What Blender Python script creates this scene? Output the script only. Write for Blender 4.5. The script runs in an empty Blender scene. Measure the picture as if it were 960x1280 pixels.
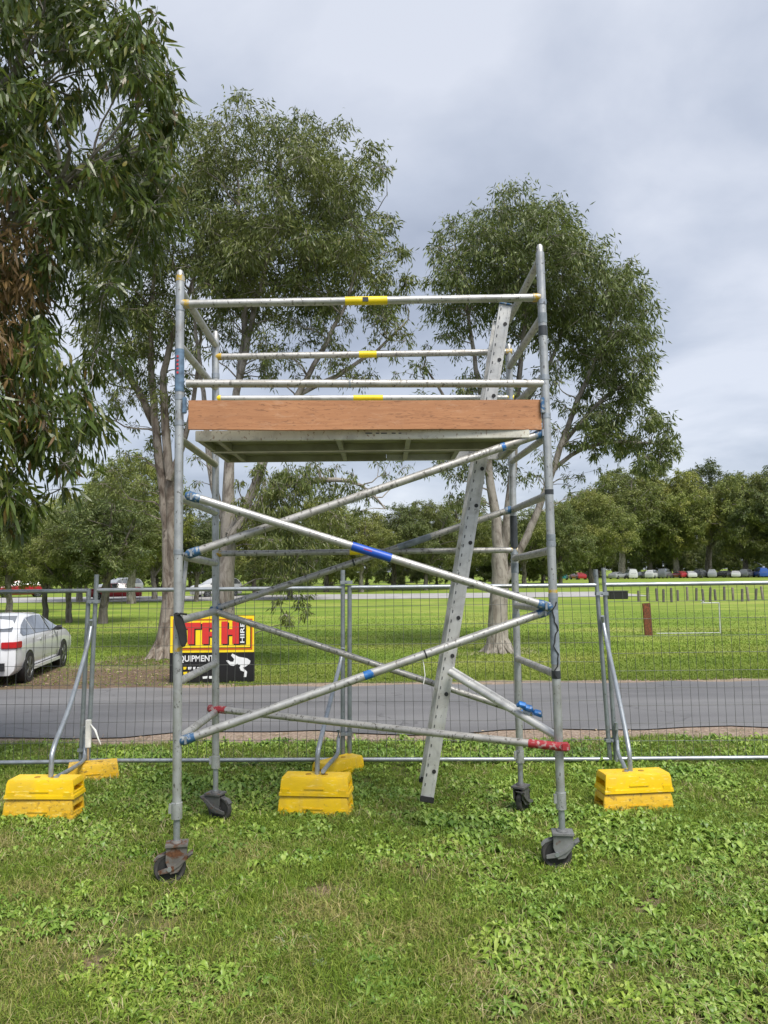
import bpy, bmesh, math, random
import numpy as np
from mathutils import Matrix, Vector

SC = bpy.context.scene
COL = SC.collection
random.seed(7)

# ------------------------------------------------------------------ camera
F, CX, CY = 961.0, 480.0, 640.0
CAMH = 1.7
PITCH = math.atan(75 / 961.0)
ROLL = math.radians(-0.6)
CR = (Matrix.Rotation(math.pi / 2 + PITCH, 3, 'X') @ Matrix.Rotation(ROLL, 3, 'Z'))
cd = bpy.data.cameras.new('camera')
cam = bpy.data.objects.new('camera', cd)
COL.objects.link(cam)
cam.location = (0, 0, CAMH)
cam.rotation_euler = CR.to_euler()
cd.sensor_fit = 'VERTICAL'
cd.sensor_height = 36.0
cd.lens = 36.0 * F / 1280.0
cd.clip_start = 0.05
cd.clip_end = 6000
SC.camera = cam

# ------------------------------------------------------------------ world
SUN_EL, SUN_AZ = math.radians(56), math.radians(150)     # azimuth clockwise from +Y
w = bpy.data.worlds.new('World')
SC.world = w
w.use_nodes = True
nt = w.node_tree
nt.nodes.clear()
N = nt.nodes.new
out = N('ShaderNodeOutputWorld'); bg = N('ShaderNodeBackground')
sky = N('ShaderNodeTexSky'); sky.sky_type = 'NISHITA'; sky.sun_disc = False
sky.sun_elevation = SUN_EL; sky.sun_rotation = SUN_AZ
tc = N('ShaderNodeTexCoord'); sep = N('ShaderNodeSeparateXYZ')
nt.links.new(tc.outputs['Generated'], sep.inputs[0])
def wm(op, a, b=None):
    n = N('ShaderNodeMath'); n.operation = op
    for i, v in enumerate((a, b)):
        if v is None: continue
        if isinstance(v, (int, float)): n.inputs[i].default_value = v
        else: nt.links.new(v, n.inputs[i])
    return n.outputs[0]
# direction projected on a flat cloud deck overhead
den = wm('ADD', wm('ABSOLUTE', sep.outputs[2]), 0.22)
cmb = N('ShaderNodeCombineXYZ')
nt.links.new(wm('DIVIDE', sep.outputs[0], den), cmb.inputs[0])
nt.links.new(wm('DIVIDE', sep.outputs[1], den), cmb.inputs[1])
cmb.inputs[2].default_value = 0.35
nz = N('ShaderNodeTexNoise'); nz.inputs['Scale'].default_value = 1.5; nz.inputs['Detail'].default_value = 7
nz.inputs['Roughness'].default_value = 0.5; nz.inputs['Distortion'].default_value = 0.25
nt.links.new(cmb.outputs[0], nz.inputs['Vector'])
rp = N('ShaderNodeValToRGB')
rp.color_ramp.elements[0].position = 0.36; rp.color_ramp.elements[0].color = (1.34, 1.49, 1.83, 1)
rp.color_ramp.elements[1].position = 0.64; rp.color_ramp.elements[1].color = (2.38, 2.50, 2.80, 1)
e = rp.color_ramp.elements.new(0.5); e.color = (1.78, 1.94, 2.29, 1)
nt.links.new(nz.outputs['Fac'], rp.inputs['Fac'])
mx = N('ShaderNodeMix'); mx.data_type = 'RGBA'; mx.inputs[0].default_value = 0.93
nt.links.new(sky.outputs[0], mx.inputs[6]); nt.links.new(rp.outputs[0], mx.inputs[7])
nt.links.new(mx.outputs[2], bg.inputs['Color'])
bg.inputs['Strength'].default_value = 0.094
nt.links.new(bg.outputs[0], out.inputs[0])

sl = bpy.data.lights.new('sun', 'SUN')
sl.energy = 1.5; sl.angle = math.radians(26); sl.color = (1.0, 0.955, 0.88)
so = bpy.data.objects.new('sun', sl); COL.objects.link(so)
sd = Vector((math.sin(SUN_AZ) * math.cos(SUN_EL), math.cos(SUN_AZ) * math.cos(SUN_EL), math.sin(SUN_EL)))
so.rotation_euler = sd.to_track_quat('Z', 'Y').to_euler()
so.location = (0, -5, 30)
SC.view_settings.view_transform = 'Standard'
SC.view_settings.look = 'None'
SC.view_settings.exposure = 1.74
SC.view_settings.gamma = 1.0
SC.render.engine = 'CYCLES'
SC.cycles.max_bounces = 6
SC.cycles.transparent_max_bounces = 8

# ------------------------------------------------------------------ geometry helpers
def ray(px, py):
    return CR @ Vector(((px - CX) / F, (CY - py) / F, -1.0))
def at(px, py, Y):
    """point of the place at distance Y in front of the camera, seen at photo pixel (px, py)"""
    d = ray(px, py)
    return Vector((0, 0, CAMH)) + d * (Y / d.y)
def sst(a, b, x):
    t = min(1, max(0, (x - a) / (b - a))); return t * t * (3 - 2 * t)
def gz(Y):
    z = -0.55 * sst(7.6, 16.0, Y)
    if Y > 45: z += 0.62 * min(1.0, (Y - 45) / 85.0)
    return z
def gxy(px, Y):
    p = at(px, 715, Y); return Vector((p.x, Y, gz(Y)))

class MB:
    def __init__(s): s.v = []; s.f = []
    def add(s, vs, fs):
        o = len(s.v); s.v += [tuple(v) for v in vs]; s.f += [tuple(i + o for i in f) for f in fs]; return s
    def box(s, c, size, R=None):
        c = Vector(c); R = R or Matrix.Identity(3)
        vs = [c + R @ Vector((sx * size[0] / 2, sy * size[1] / 2, sz * size[2] / 2)) for sz in (-1, 1) for sy in (-1, 1) for sx in (-1, 1)]
        return s.add(vs, [(0, 2, 3, 1), (4, 5, 7, 6), (0, 1, 5, 4), (2, 6, 7, 3), (0, 4, 6, 2), (1, 3, 7, 5)])
    def beam(s, a, b, wy, hz, up=(0, 0, 1)):
        a = Vector(a); b = Vector(b); d = (b - a); L = d.length; x = d.normalized()
        y = Vector(up).cross(x).normalized(); z = x.cross(y)
        R = Matrix((x, y, z)).transposed()
        return s.box((a + b) / 2, (L, wy, hz), R)
    def path(s, pts, rad, n=12, caps=True, twist=None):
        pts = [Vector(p) for p in pts]
        if not hasattr(rad, '__len__'): rad = [rad] * len(pts)
        ref = Vector((0, 0, 1))
        d0 = (pts[1] - pts[0]).normalized()
        if abs(d0.dot(ref)) > 0.9: ref = Vector((1, 0, 0))
        vs = []
        for i, p in enumerate(pts):
            a = pts[max(0, i - 1)]; b = pts[min(len(pts) - 1, i + 1)]
            d = (b - a).normalized()
            u = d.cross(ref)
            if u.length < 1e-4: u = d.cross(Vector((0.3, 1, 0)))
            u.normalize(); v = d.cross(u)
            for k in range(n):
                t = 2 * math.pi * k / n
                vs.append(p + (u * math.cos(t) + v * math.sin(t)) * rad[i])
        fs = []
        for i in range(len(pts) - 1):
            for k in range(n):
                k2 = (k + 1) % n
                fs.append((i * n + k, i * n + k2, (i + 1) * n + k2, (i + 1) * n + k))
        if caps:
            fs.append(tuple(range(n - 1, -1, -1))); fs.append(tuple((len(pts) - 1) * n + k for k in range(n)))
        return s.add(vs, fs)
    def tube(s, a, b, r, n=14, r1=None):
        return s.path([a, b], [r, r if r1 is None else r1], n)
    def prism(s, poly, fn, d0, d1):
        """poly: 2-D points (ccw); fn(x, y, d) -> point"""
        n = len(poly)
        vs = [fn(x, y, d0) for x, y in poly] + [fn(x, y, d1) for x, y in poly]
        fs = [tuple(range(n - 1, -1, -1)), tuple(range(n, 2 * n))] + [(i, (i + 1) % n, n + (i + 1) % n, n + i) for i in range(n)]
        return s.add(vs, fs)
    def lathe(s, prof, c, axis='Z', n=24):
        """prof: (radius, height) pairs around axis through c"""
        c = Vector(c); vs = []
        for r, h in prof:
            for k in range(n):
                t = 2 * math.pi * k / n; a, b = r * math.cos(t), r * math.sin(t)
                vs.append(c + (Vector((a, b, h)) if axis == 'Z' else Vector((a, h, b)) if axis == 'Y' else Vector((h, a, b))))
        fs = [(i * n + k, i * n + (k + 1) % n, (i + 1) * n + (k + 1) % n, (i + 1) * n + k) for i in range(len(prof) - 1) for k in range(n)]
        return s.add(vs, fs)
    def mesh(s, name, m, off=(0, 0, 0), bevel=0, smooth=True):
        me = bpy.data.meshes.new(name)
        o = Vector(off)
        me.from_pydata([tuple(Vector(v) - o) for v in s.v], [], s.f)
        bm = bmesh.new(); bm.from_mesh(me)
        bmesh.ops.recalc_face_normals(bm, faces=bm.faces)
        if bevel:
            es = [e for e in bm.edges if len(e.link_faces) == 2 and e.calc_face_angle(0) > 0.6]
            bmesh.ops.bevel(bm, geom=es, offset=bevel, segments=2, affect='EDGES', clamp_overlap=True)
        bm.to_mesh(me); bm.free()
        if m: me.materials.append(m)
        if smooth:
            me.polygons.foreach_set('use_smooth', [True] * len(me.polygons))
            me.set_sharp_from_angle(angle=math.radians(38))
        me.update()
        return me
    def build(s, name, m, parent=None, bevel=0, smooth=True, local=False):
        off = (0, 0, 0) if (parent is None or local) else ORG[parent.name]
        me = s.mesh(name, m, off, bevel, smooth)
        return link(name, me, parent)

ORG = {}
def link(name, me, parent=None):
    o = bpy.data.objects.new(name, me); COL.objects.link(o)
    if parent is not None:
        o.parent = parent; ORG[o.name] = ORG[parent.name]
    else: ORG[o.name] = Vector((0, 0, 0))
    return o
def tag(o, label=None, cat=None, group=None, kind=None):
    if label: o['label'] = label
    if cat: o['category'] = cat
    if group: o['group'] = group
    if kind: o['kind'] = kind
    return o
def thing(name, label, cat, loc=(0, 0, 0), group=None):
    o = bpy.data.objects.new(name, None); COL.objects.link(o)
    o.location = loc; o.empty_display_size = 0.2; ORG[o.name] = Vector(loc)
    return tag(o, label, cat, group)
def kids(o): return [c for c in o.children]
def copy_tree(o, parent=None):
    c = o.copy(); COL.objects.link(c)
    if parent is not None: c.parent = parent
    for ch in list(o.children): copy_tree(ch, c)
    return c
def tri_mesh(name, V, T, m, smooth=False):
    me = bpy.data.meshes.new(name)
    V = np.asarray(V, np.float32).reshape(-1, 3); T = np.asarray(T, np.int32).reshape(-1, 3)
    me.vertices.add(len(V)); me.vertices.foreach_set('co', V.ravel())
    me.loops.add(T.size); me.loops.foreach_set('vertex_index', T.ravel())
    me.polygons.add(len(T)); me.polygons.foreach_set('loop_start', np.arange(0, T.size, 3, dtype=np.int32))
    me.polygons.foreach_set('use_smooth', np.full(len(T), smooth))
    me.update(calc_edges=True); me.validate()
    if m: me.materials.append(m)
    return me
def unit(a): return a / np.maximum(np.linalg.norm(a, axis=-1, keepdims=True), 1e-9)

# ------------------------------------------------------------------ materials
class Mat:
    def __init__(s, name, rough=0.6, metal=0.0, spec=0.5):
        s.m = bpy.data.materials.new(name); s.m.use_nodes = True
        s.nt = s.m.node_tree; s.b = s.nt.nodes['Principled BSDF']
        s.set('Roughness', rough); s.set('Metallic', metal); s.set('Specular IOR Level', spec)
        s._pos = None
    def set(s, k, v):
        i = s.b.inputs[k]
        if isinstance(v, bpy.types.NodeSocket): s.nt.links.new(v, i)
        else: i.default_value = v
        return s
    def n(s, t): return s.nt.nodes.new(t)
    def pos(s):
        if s._pos is None: s._pos = s.n('ShaderNodeNewGeometry')
        return s._pos.outputs['Position']
    def isl(s):
        s.pos(); return s._pos.outputs['Random Per Island']
    def objco(s): return s.n('ShaderNodeTexCoord').outputs['Object']
    def noise(s, scale, detail=4, stretch=(1, 1, 1), rough=0.55, co=None, off=(0, 0, 0), dist=0):
        mp = s.n('ShaderNodeMapping'); mp.inputs['Scale'].default_value = stretch; mp.inputs['Location'].default_value = off
        s.nt.links.new(co or s.pos(), mp.inputs['Vector'])
        z = s.n('ShaderNodeTexNoise'); z.inputs['Scale'].default_value = scale; z.inputs['Detail'].default_value = detail
        z.inputs['Roughness'].default_value = rough; z.inputs['Distortion'].default_value = dist
        s.nt.links.new(mp.outputs[0], z.inputs['Vector'])
        return z.outputs['Fac']
    def ramp(s, fac, stops):
        r = s.n('ShaderNodeValToRGB'); cr = r.color_ramp
        while len(cr.elements) < len(stops): cr.elements.new(0.5)
        for e, (p, c) in zip(cr.elements, stops):
            e.position = p; e.color = (c, c, c, 1) if isinstance(c, (int, float)) else (*c, 1)
        s.nt.links.new(fac, r.inputs['Fac'])
        return r.outputs['Color']
    def mix(s, fac, a, b, mode='MIX'):
        x = s.n('ShaderNodeMix'); x.data_type = 'RGBA'; x.blend_type = mode
        for i, v in ((0, fac), (6, a), (7, b)):
            if isinstance(v, bpy.types.NodeSocket): s.nt.links.new(v, x.inputs[i])
            else: x.inputs[i].default_value = v if i == 0 else (*v, 1)
        return x.outputs[2]
    def math(s, op, a, b=None, c=None):
        x = s.n('ShaderNodeMath'); x.operation = op
        for i, v in enumerate((a, b, c)):
            if v is None: continue
            if isinstance(v, bpy.types.NodeSocket): s.nt.links.new(v, x.inputs[i])
            else: x.inputs[i].default_value = v
        return x.outputs[0]
    def mapr(s, v, a, b, c=0.0, d=1.0):
        x = s.n('ShaderNodeMapRange'); x.interpolation_type = 'SMOOTHSTEP'
        s.nt.links.new(v, x.inputs[0])
        for i, q in enumerate((a, b, c, d)): x.inputs[i + 1].default_value = q
        return x.outputs[0]
    def xyz(s, co=None):
        x = s.n('ShaderNodeSeparateXYZ'); s.nt.links.new(co or s.pos(), x.inputs[0]); return x.outputs
    def col(s, c):
        if isinstance(c, bpy.types.NodeSocket): s.nt.links.new(c, s.b.inputs['Base Color'])
        else: s.b.inputs['Base Color'].default_value = (*c, 1)
        return s
    def bump(s, h, strength=0.3, dist=0.01):
        x = s.n('ShaderNodeBump'); x.inputs['Strength'].default_value = strength; x.inputs['Distance'].default_value = dist
        s.nt.links.new(h, x.inputs['Height']); s.nt.links.new(x.outputs[0], s.b.inputs['Normal']); return s
    def translucent(s, colour, fac):
        t = s.n('ShaderNodeBsdfTranslucent'); x = s.n('ShaderNodeMixShader'); x.inputs[0].default_value = fac
        if isinstance(colour, bpy.types.NodeSocket): s.nt.links.new(colour, t.inputs[0])
        else: t.inputs[0].default_value = (*colour, 1)
        o = s.nt.nodes['Material Output']
        s.nt.links.new(s.b.outputs[0], x.inputs[1]); s.nt.links.new(t.outputs[0], x.inputs[2])
        s.nt.links.new(x.outputs[0], o.inputs['Surface']); return s

def plain(name, c, rough=0.6, metal=0.0, var=0.25, scale=8, bump=0.0, spec=0.5):
    m = Mat(name, rough, metal, spec)
    z = m.noise(scale, 5)
    lo = tuple(x * (1 - var) for x in c); hi = tuple(min(1, x * (1 + var)) for x in c)
    m.col(m.ramp(z, [(0.3, lo), (0.7, hi)]))
    if bump: m.bump(m.noise(scale * 6, 4), bump, 0.004)
    return m.m

def alu(name, c, metal=0.5, rough=0.42, speck=0.62, dirt=(0.10, 0.092, 0.08), dscale=9):
    speck -= 0.035
    m = Mat(name, rough, metal)
    big = m.noise(dscale, 6, dist=0.6)
    base = m.ramp(big, [(0.25, tuple(x * 0.72 for x in c)), (0.5, c), (0.8, tuple(min(1, x * 1.14) for x in c))])
    fleck = m.noise(34, 4, (1.6, 1.2, 1.0), 0.62)
    f = m.ramp(fleck, [(speck, 0.0), (speck + 0.06, 0.8)])
    base = m.mix(f, base, dirt)
    scuff = m.ramp(m.noise(6.5, 6, off=(7, 3, 1), dist=1.0), [(0.54, 0.0), (0.70, 0.5)])
    base = m.mix(scuff, base, (0.24, 0.22, 0.19))
    m.col(base)
    m.set('Roughness', m.ramp(m.noise(14, 4, off=(3, 9, 2)), [(0.3, rough - 0.12), (0.75, rough + 0.2)]))
    m.bump(m.noise(120, 2), 0.08, 0.002)
    return m.m

M = {}
M['alu'] = alu('weathered_aluminium', (0.43, 0.43, 0.42))
M['alu_post'] = alu('galvanised_post', (0.42, 0.435, 0.44), 0.6, 0.42, 0.64)
M['alu_brace'] = alu('dirty_aluminium', (0.43, 0.42, 0.40), 0.5, 0.46, 0.60)
M['galv'] = alu('galvanised_fence_steel', (0.34, 0.37, 0.40), 0.65, 0.42, 0.68)
M['galv_dark'] = alu('dark_galvanised_steel', (0.27, 0.30, 0.32), 0.6, 0.45, 0.66)
M['ladder'] = alu('ladder_aluminium', (0.56, 0.56, 0.55), 0.4, 0.40, 0.67)
M['wire'] = plain('mesh_wire', (0.12, 0.125, 0.12), 0.55, 0.5, 0.2)
M['deck_alu'] = alu('deck_beam_paint', (0.62, 0.60, 0.52), 0.15, 0.5, 0.63, (0.25, 0.16, 0.09), 5)
M['deck_under'] = plain('grey_green_ply', (0.23, 0.22, 0.15), 0.7, 0, 0.3, 5, 0.2)
M['deck_rib'] = plain('deck_rib_metal', (0.30, 0.295, 0.22), 0.55, 0.3, 0.25, 8)
def worn(name, c, amt):
    m = Mat(name, 0.5, 0.15)
    k = m.ramp(m.noise(38, 5, dist=0.5), [(amt, 0.0), (amt + 0.1, 0.9)])
    m.col(m.mix(k, m.ramp(m.noise(16, 4), [(0.3, tuple(x * .65 for x in c)), (0.7, c)]), (0.36, 0.37, 0.36)))
    return m.m
M['blue_clip'] = worn('blue_clip_paint', (0.045, 0.13, 0.27), 0.50)
M['blue_tape'] = plain('blue_tape', (0.012, 0.075, 0.42), 0.4, 0, 0.15, 12)
M['blue_bright'] = worn('bright_blue_paint', (0.025, 0.17, 0.50), 0.56)
M['yellow_clip'] = worn('yellow_clip_paint', (0.58, 0.38, 0.04), 0.47)
M['yellow_tape'] = plain('yellow_tape', (0.80, 0.60, 0.01), 0.4, 0, 0.12, 12)
M['black'] = plain('black_rubber', (0.018, 0.018, 0.019), 0.55, 0, 0.3, 20, 0.1)
M['black_tape'] = plain('black_tape', (0.035, 0.04, 0.045), 0.4, 0, 0.4, 20)
M['grey_tape'] = plain('grey_tape', (0.20, 0.23, 0.26), 0.45, 0, 0.3, 25)
M['blue_label'] = plain('faded_blue_label', (0.10, 0.16, 0.24), 0.5, 0, 0.5, 25)
M['red_paint'] = Mat('worn_red_paint', 0.5)
q = M['red_paint']; q.col(q.mix(q.ramp(q.noise(40, 4), [(0.52, 0.0), (0.62, 0.7)]), (0.30, 0.022, 0.03), (0.42, 0.38, 0.36))); M['red_paint'] = q.m
M['white_tie'] = plain('white_nylon', (0.75, 0.75, 0.72), 0.5)
def rusty(name, steel, amount):
    m = Mat(name, 0.6, 0.35)
    r = m.ramp(m.noise(22, 6, dist=0.5), [(amount, 0.0), (amount + 0.1, 1.0)])
    rc = m.ramp(m.noise(70, 3), [(0.3, (0.075, 0.032, 0.018)), (0.7, (0.17, 0.075, 0.036))])
    m.col(m.mix(r, m.ramp(m.noise(12, 5), [(0.3, tuple(x * .7 for x in steel)), (0.7, tuple(x * 1.25 for x in steel))]), rc))
    m.bump(m.noise(90, 3), 0.15, 0.003)
    return m.m
M['rust_fork'] = rusty('rusted_caster_steel', (0.16, 0.15, 0.14), 0.50)
M['grey_fork'] = rusty('grey_caster_steel', (0.20, 0.205, 0.205), 0.66)
M['dark_fork'] = rusty('dark_caster_steel', (0.11, 0.11, 0.11), 0.58)
M['tyre'] = plain('caster_tyre', (0.045, 0.043, 0.042), 0.7, 0, 0.4, 18, 0.2)
M['hub'] = plain('caster_hub', (0.02, 0.02, 0.02), 0.6)
def ply():
    m = Mat('red_brown_ply', 0.62)
    g = m.noise(7, 8, (0.35, 1, 5), 0.65, dist=1.2)
    c = m.ramp(g, [(0.25, (0.31, 0.130, 0.055)), (0.5, (0.41, 0.185, 0.082)), (0.75, (0.49, 0.24, 0.112))])
    k = m.ramp(m.noise(26, 5, (0.5, 1, 3), off=(3, 1, 8), dist=2), [(0.58, 0.0), (0.65, 0.75)])
    c = m.mix(k, c, (0.17, 0.075, 0.035))
    c = m.mix(m.ramp(m.noise(9, 6, (0.8, 1, 2.5), 0.7, off=(6, 2, 1), dist=1), [(0.55, 0.0), (0.72, 0.6)]), c, (0.52, 0.31, 0.19))
    c = m.mix(m.ramp(m.noise(2.2, 5, off=(1, 1, 5)), [(0.5, 0.0), (0.7, 0.35)]), c, (0.25, 0.11, 0.055))
    m.col(c).bump(g, 0.25, 0.003); return m.m
M['ply'] = ply()
def plastic_yellow(name, c, dirt):
    m = Mat(name, 0.42)
    z = m.ramp(m.noise(5, 6, dist=0.5), [(0.3, tuple(x * 0.82 for x in c)), (0.7, c)])
    d = m.ramp(m.noise(30, 6, rough=0.65), [(dirt - 0.08, 0.0), (dirt + 0.05, 0.85)])
    g = m.ramp(m.noise(3.2, 6, (1, 1, 0.6), 0.7, off=(3, 3, 3), dist=1), [(0.50, 0.0), (0.68, 0.55)])
    z = m.mix(g, z, (0.50, 0.33, 0.06))
    z = m.mix(m.ramp(m.noise(55, 4, (0.25, 1, 1.6), off=(1, 4, 2)), [(0.60, 0.0), (0.66, 0.5)]), z, (0.86, 0.70, 0.22))
    m.col(m.mix(d, z, (0.19, 0.12, 0.035))).bump(m.noise(60, 3), 0.1, 0.002); return m.m
M['block_new'] = plastic_yellow('bright_yellow_plastic', (0.83, 0.54, 0.004), 0.70)
M['block_old'] = plastic_yellow('faded_yellow_plastic', (0.72, 0.44, 0.022), 0.62)
M['socket'] = plain('socket_shadow_plastic', (0.30, 0.17, 0.01), 0.7)

# ---- ground
def far_colour(m):
    n3 = m.noise(0.20, 5, (0.55, 2.0, 1)); n5 = m.noise(0.9, 4, (0.6, 1.3, 1))
    far = m.ramp(n3, [(0.30, (0.135, 0.215, 0.026)), (0.46, (0.205, 0.285, 0.036)), (0.60, (0.30, 0.34, 0.068)), (0.76, (0.38, 0.35, 0.12))])
    return m.mix(m.ramp(n5, [(0.36, 0.55), (0.60, 0.0)]), far, (0.10, 0.17, 0.022))
# trodden bare spots in the lawn: x, y, radius
BARE = [(-1.52, 4.74, .15), (-1.36, 4.66, .10), (-0.33, 4.28, .10), (-0.22, 4.33, .07), (-1.30, 3.52, .07), (1.35, 4.05, .09), (1.25, 3.98, .06), (0.95, 3.42, .06), (1.72, 4.5, .07)]
def ground_mat():
    m = Mat('lawn_soil', 0.95, 0, 0.2)
    X = m.xyz()
    x, y = X[0], X[1]
    n1 = m.noise(0.9, 6); n2 = m.noise(7, 5); n3 = m.noise(0.22, 5, (1, 2.6, 1)); n4 = m.noise(38, 3)
    near = m.ramp(n2, [(0.28, (0.055, 0.07, 0.018)), (0.5, (0.09, 0.105, 0.03)), (0.68, (0.16, 0.14, 0.06)), (0.82, (0.25, 0.20, 0.115))])
    near = m.mix(m.ramp(m.noise(2.6, 4, off=(3, 8, 0)), [(0.64, 0.0), (0.70, 0.85)]), near, m.ramp(n4, [(0.3, (0.15, 0.105, 0.07)), (0.7, (0.27, 0.20, 0.145))]))
    far = far_colour(m)
    far = m.mix(m.ramp(n4, [(0.4, 0.22), (0.7, 0.0)]), far, (0.08, 0.13, 0.02))
    c = m.mix(m.mapr(y, 12, 22), near, far)
    bw = m.math('MULTIPLY', m.math('SUBTRACT', m.noise(13, 6, off=(2, 5, 0), rough=0.7), 0.5), 0.34)
    bs = None
    for bx_, by_, br_ in BARE:
        dd = m.n('ShaderNodeVectorMath'); dd.operation = 'DISTANCE'; m.nt.links.new(m.pos(), dd.inputs[0]); dd.inputs[1].default_value = (bx_, by_, 0)
        q_ = m.mapr(m.math('ADD', dd.outputs['Value'], bw), br_ * .5, br_ * 1.5, 0.8, 0)
        bs = q_ if bs is None else m.math('MAXIMUM', bs, q_)
    c = m.mix(bs, c, m.ramp(m.noise(55, 5, rough=0.65), [(0.3, (0.10, 0.07, 0.048)), (0.55, (0.20, 0.145, 0.10)), (0.75, (0.32, 0.25, 0.18))]))
    # bare gravel shoulders either side of the road and the mulch round the tree beyond it
    wob = m.math('MULTIPLY', m.math('SUBTRACT', m.noise(1.3, 5), 0.5), 0.9)
    yw = m.math('ADD', y, wob)
    s1 = m.math('MULTIPLY', m.mapr(yw, 7.8, 8.0), m.mapr(yw, 8.7, 9.0, 1, 0))
    s2 = m.math('MULTIPLY', m.mapr(yw, 15.0, 15.3), m.mapr(yw, 15.85, 16.1, 1, 0))
    xw = m.math('ADD', x, m.math('MULTIPLY', m.math('SUBTRACT', m.noise(0.55, 5), 0.5), 3.0))
    yl = m.math('ADD', y, m.math('MULTIPLY', m.math('SUBTRACT', m.noise(0.5, 4, off=(4, 0, 0)), 0.5), 3.0))
    s3 = m.math('MULTIPLY', m.mapr(xw, -4.6, -3.7, 1, 0), m.math('MULTIPLY', m.mapr(yl, 15.0, 15.4), m.mapr(yl, 18.4, 20.2, 1, 0)))
    s4 = m.math('MULTIPLY', m.mapr(m.math('ABSOLUTE', m.math('ADD', xw, 5.9)), 1.2, 2.0, 1, 0), m.mapr(m.math('ABSOLUTE', m.math('SUBTRACT', yl, 20.5)), 1.0, 1.7, 1, 0))
    s5 = m.math('MULTIPLY', m.mapr(m.math('ABSOLUTE', m.math('SUBTRACT', xw, 3.1)), 0.7, 1.4, 1, 0), m.mapr(m.math('ABSOLUTE', m.math('SUBTRACT', yl, 21.4)), 0.3, 0.9, 1, 0))
    s = m.math('MAXIMUM', m.math('MAXIMUM', s1, s2), m.math('MAXIMUM', m.math('MAXIMUM', s3, s4), m.math('MULTIPLY', s5, 0.6)))
    gravel = m.ramp(m.noise(34, 5), [(0.3, (0.17, 0.125, 0.095)), (0.55, (0.30, 0.23, 0.18)), (0.75, (0.45, 0.38, 0.31))])
    mulch = m.ramp(m.noise(14, 6, dist=1.0), [(0.3, (0.075, 0.05, 0.034)), (0.55, (0.15, 0.105, 0.075)), (0.78, (0.27, 0.20, 0.14))])
    dirt = m.mix(m.math('MAXIMUM', s3, s4), gravel, mulch)
    c = m.mix(m.math('MULTIPLY', s, m.ramp(m.noise(5, 5, off=(2, 2, 0)), [(0.25, 0.55), (0.5, 1.0)])), c, dirt)
    m.col(c).bump(m.math('ADD', n2, m.math('MULTIPLY', n4, 0.6)), 0.7, 0.04)
    return m.m
M['ground'] = ground_mat()
def road_mat():
    m = Mat('worn_asphalt', 0.75, 0, 0.4)
    a = m.ramp(m.noise(1.0, 6, (0.25, 1, 1)), [(0.3, (0.125, 0.124, 0.130)), (0.5, (0.165, 0.163, 0.168)), (0.7, (0.205, 0.202, 0.205))])
    g = m.ramp(m.noise(130, 3), [(0.35, 0.35), (0.65, 0.0)])
    a = m.mix(g, a, (0.07, 0.07, 0.075))
    ck = m.n('ShaderNodeTexVoronoi'); ck.feature = 'DISTANCE_TO_EDGE'; ck.inputs['Scale'].default_value = 0.55
    cw = m.n('ShaderNodeVectorMath'); cw.operation = 'ADD'
    cn = m.n('ShaderNodeTexNoise'); cn.inputs['Scale'].default_value = 1.8; cn.inputs['Detail'].default_value = 6; m.nt.links.new(m.pos(), cn.inputs['Vector'])
    m.nt.links.new(m.pos(), cw.inputs[0]); m.nt.links.new(cn.outputs['Color'], cw.inputs[1]); m.nt.links.new(cw.outputs[0], ck.inputs['Vector'])
    a = m.mix(m.math('MULTIPLY', m.ramp(ck.outputs['Distance'], [(0.0, 0.7), (0.018, 0.0)]), m.ramp(m.noise(0.5, 3, off=(1, 7, 0)), [(0.45, 0.0), (0.6, 1.0)])), a, (0.05, 0.05, 0.052))
    a = m.mix(m.ramp(m.noise(0.55, 4, (0.35, 1, 1), off=(8, 2, 0)), [(0.56, 0.0), (0.63, 0.35)]), a, (0.09, 0.09, 0.094))
    sp = m.ramp(m.noise(60, 2, off=(5, 5, 0)), [(0.70, 0.0), (0.76, 0.7)])
    m.col(m.mix(sp, a, (0.36, 0.32, 0.26)))
    m.bump(m.noise(90, 4), 0.4, 0.01); return m.m
M['road'] = road_mat()
M['path'] = plain('pale_far_road', (0.34, 0.33, 0.32), 0.8, 0, 0.15, 0.5)

def bark(name, pale, mid, dark, scale=3.0):
    m = Mat(name, 0.85, 0, 0.25)
    z = m.noise(scale, 6, (1, 1, 0.45), 0.62, dist=1.4)
    c = m.ramp(z, [(0.30, dark), (0.42, mid), (0.52, pale), (0.66, tuple(min(1, x * 1.22) for x in pale)), (0.8, mid)])
    st = m.ramp(m.noise(scale * 5, 6, (1, 1, 0.14), 0.65, off=(5, 2, 0), dist=0.6), [(0.52, 0.0), (0.68, 0.6)])
    kn = m.ramp(m.noise(scale * 1.7, 3, (1, 1, 0.7), off=(9, 4, 1)), [(0.64, 0.0), (0.70, 0.8)])
    c = m.mix(kn, c, dark)
    m.col(m.mix(st, c, dark)).bump(m.noise(scale * 6, 6, (1, 1, 0.3), 0.65), 0.7, 0.04)
    return m.m
M['bark'] = bark('gum_bark', (0.30, 0.275, 0.24), (0.20, 0.175, 0.148), (0.085, 0.073, 0.062))
M['bark_warm'] = bark('gum_bark_brown', (0.285, 0.25, 0.21), (0.185, 0.15, 0.12), (0.085, 0.066, 0.052))
M['bark_dark'] = bark('rough_dark_bark', (0.17, 0.15, 0.13), (0.10, 0.086, 0.073), (0.045, 0.038, 0.033))
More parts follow.
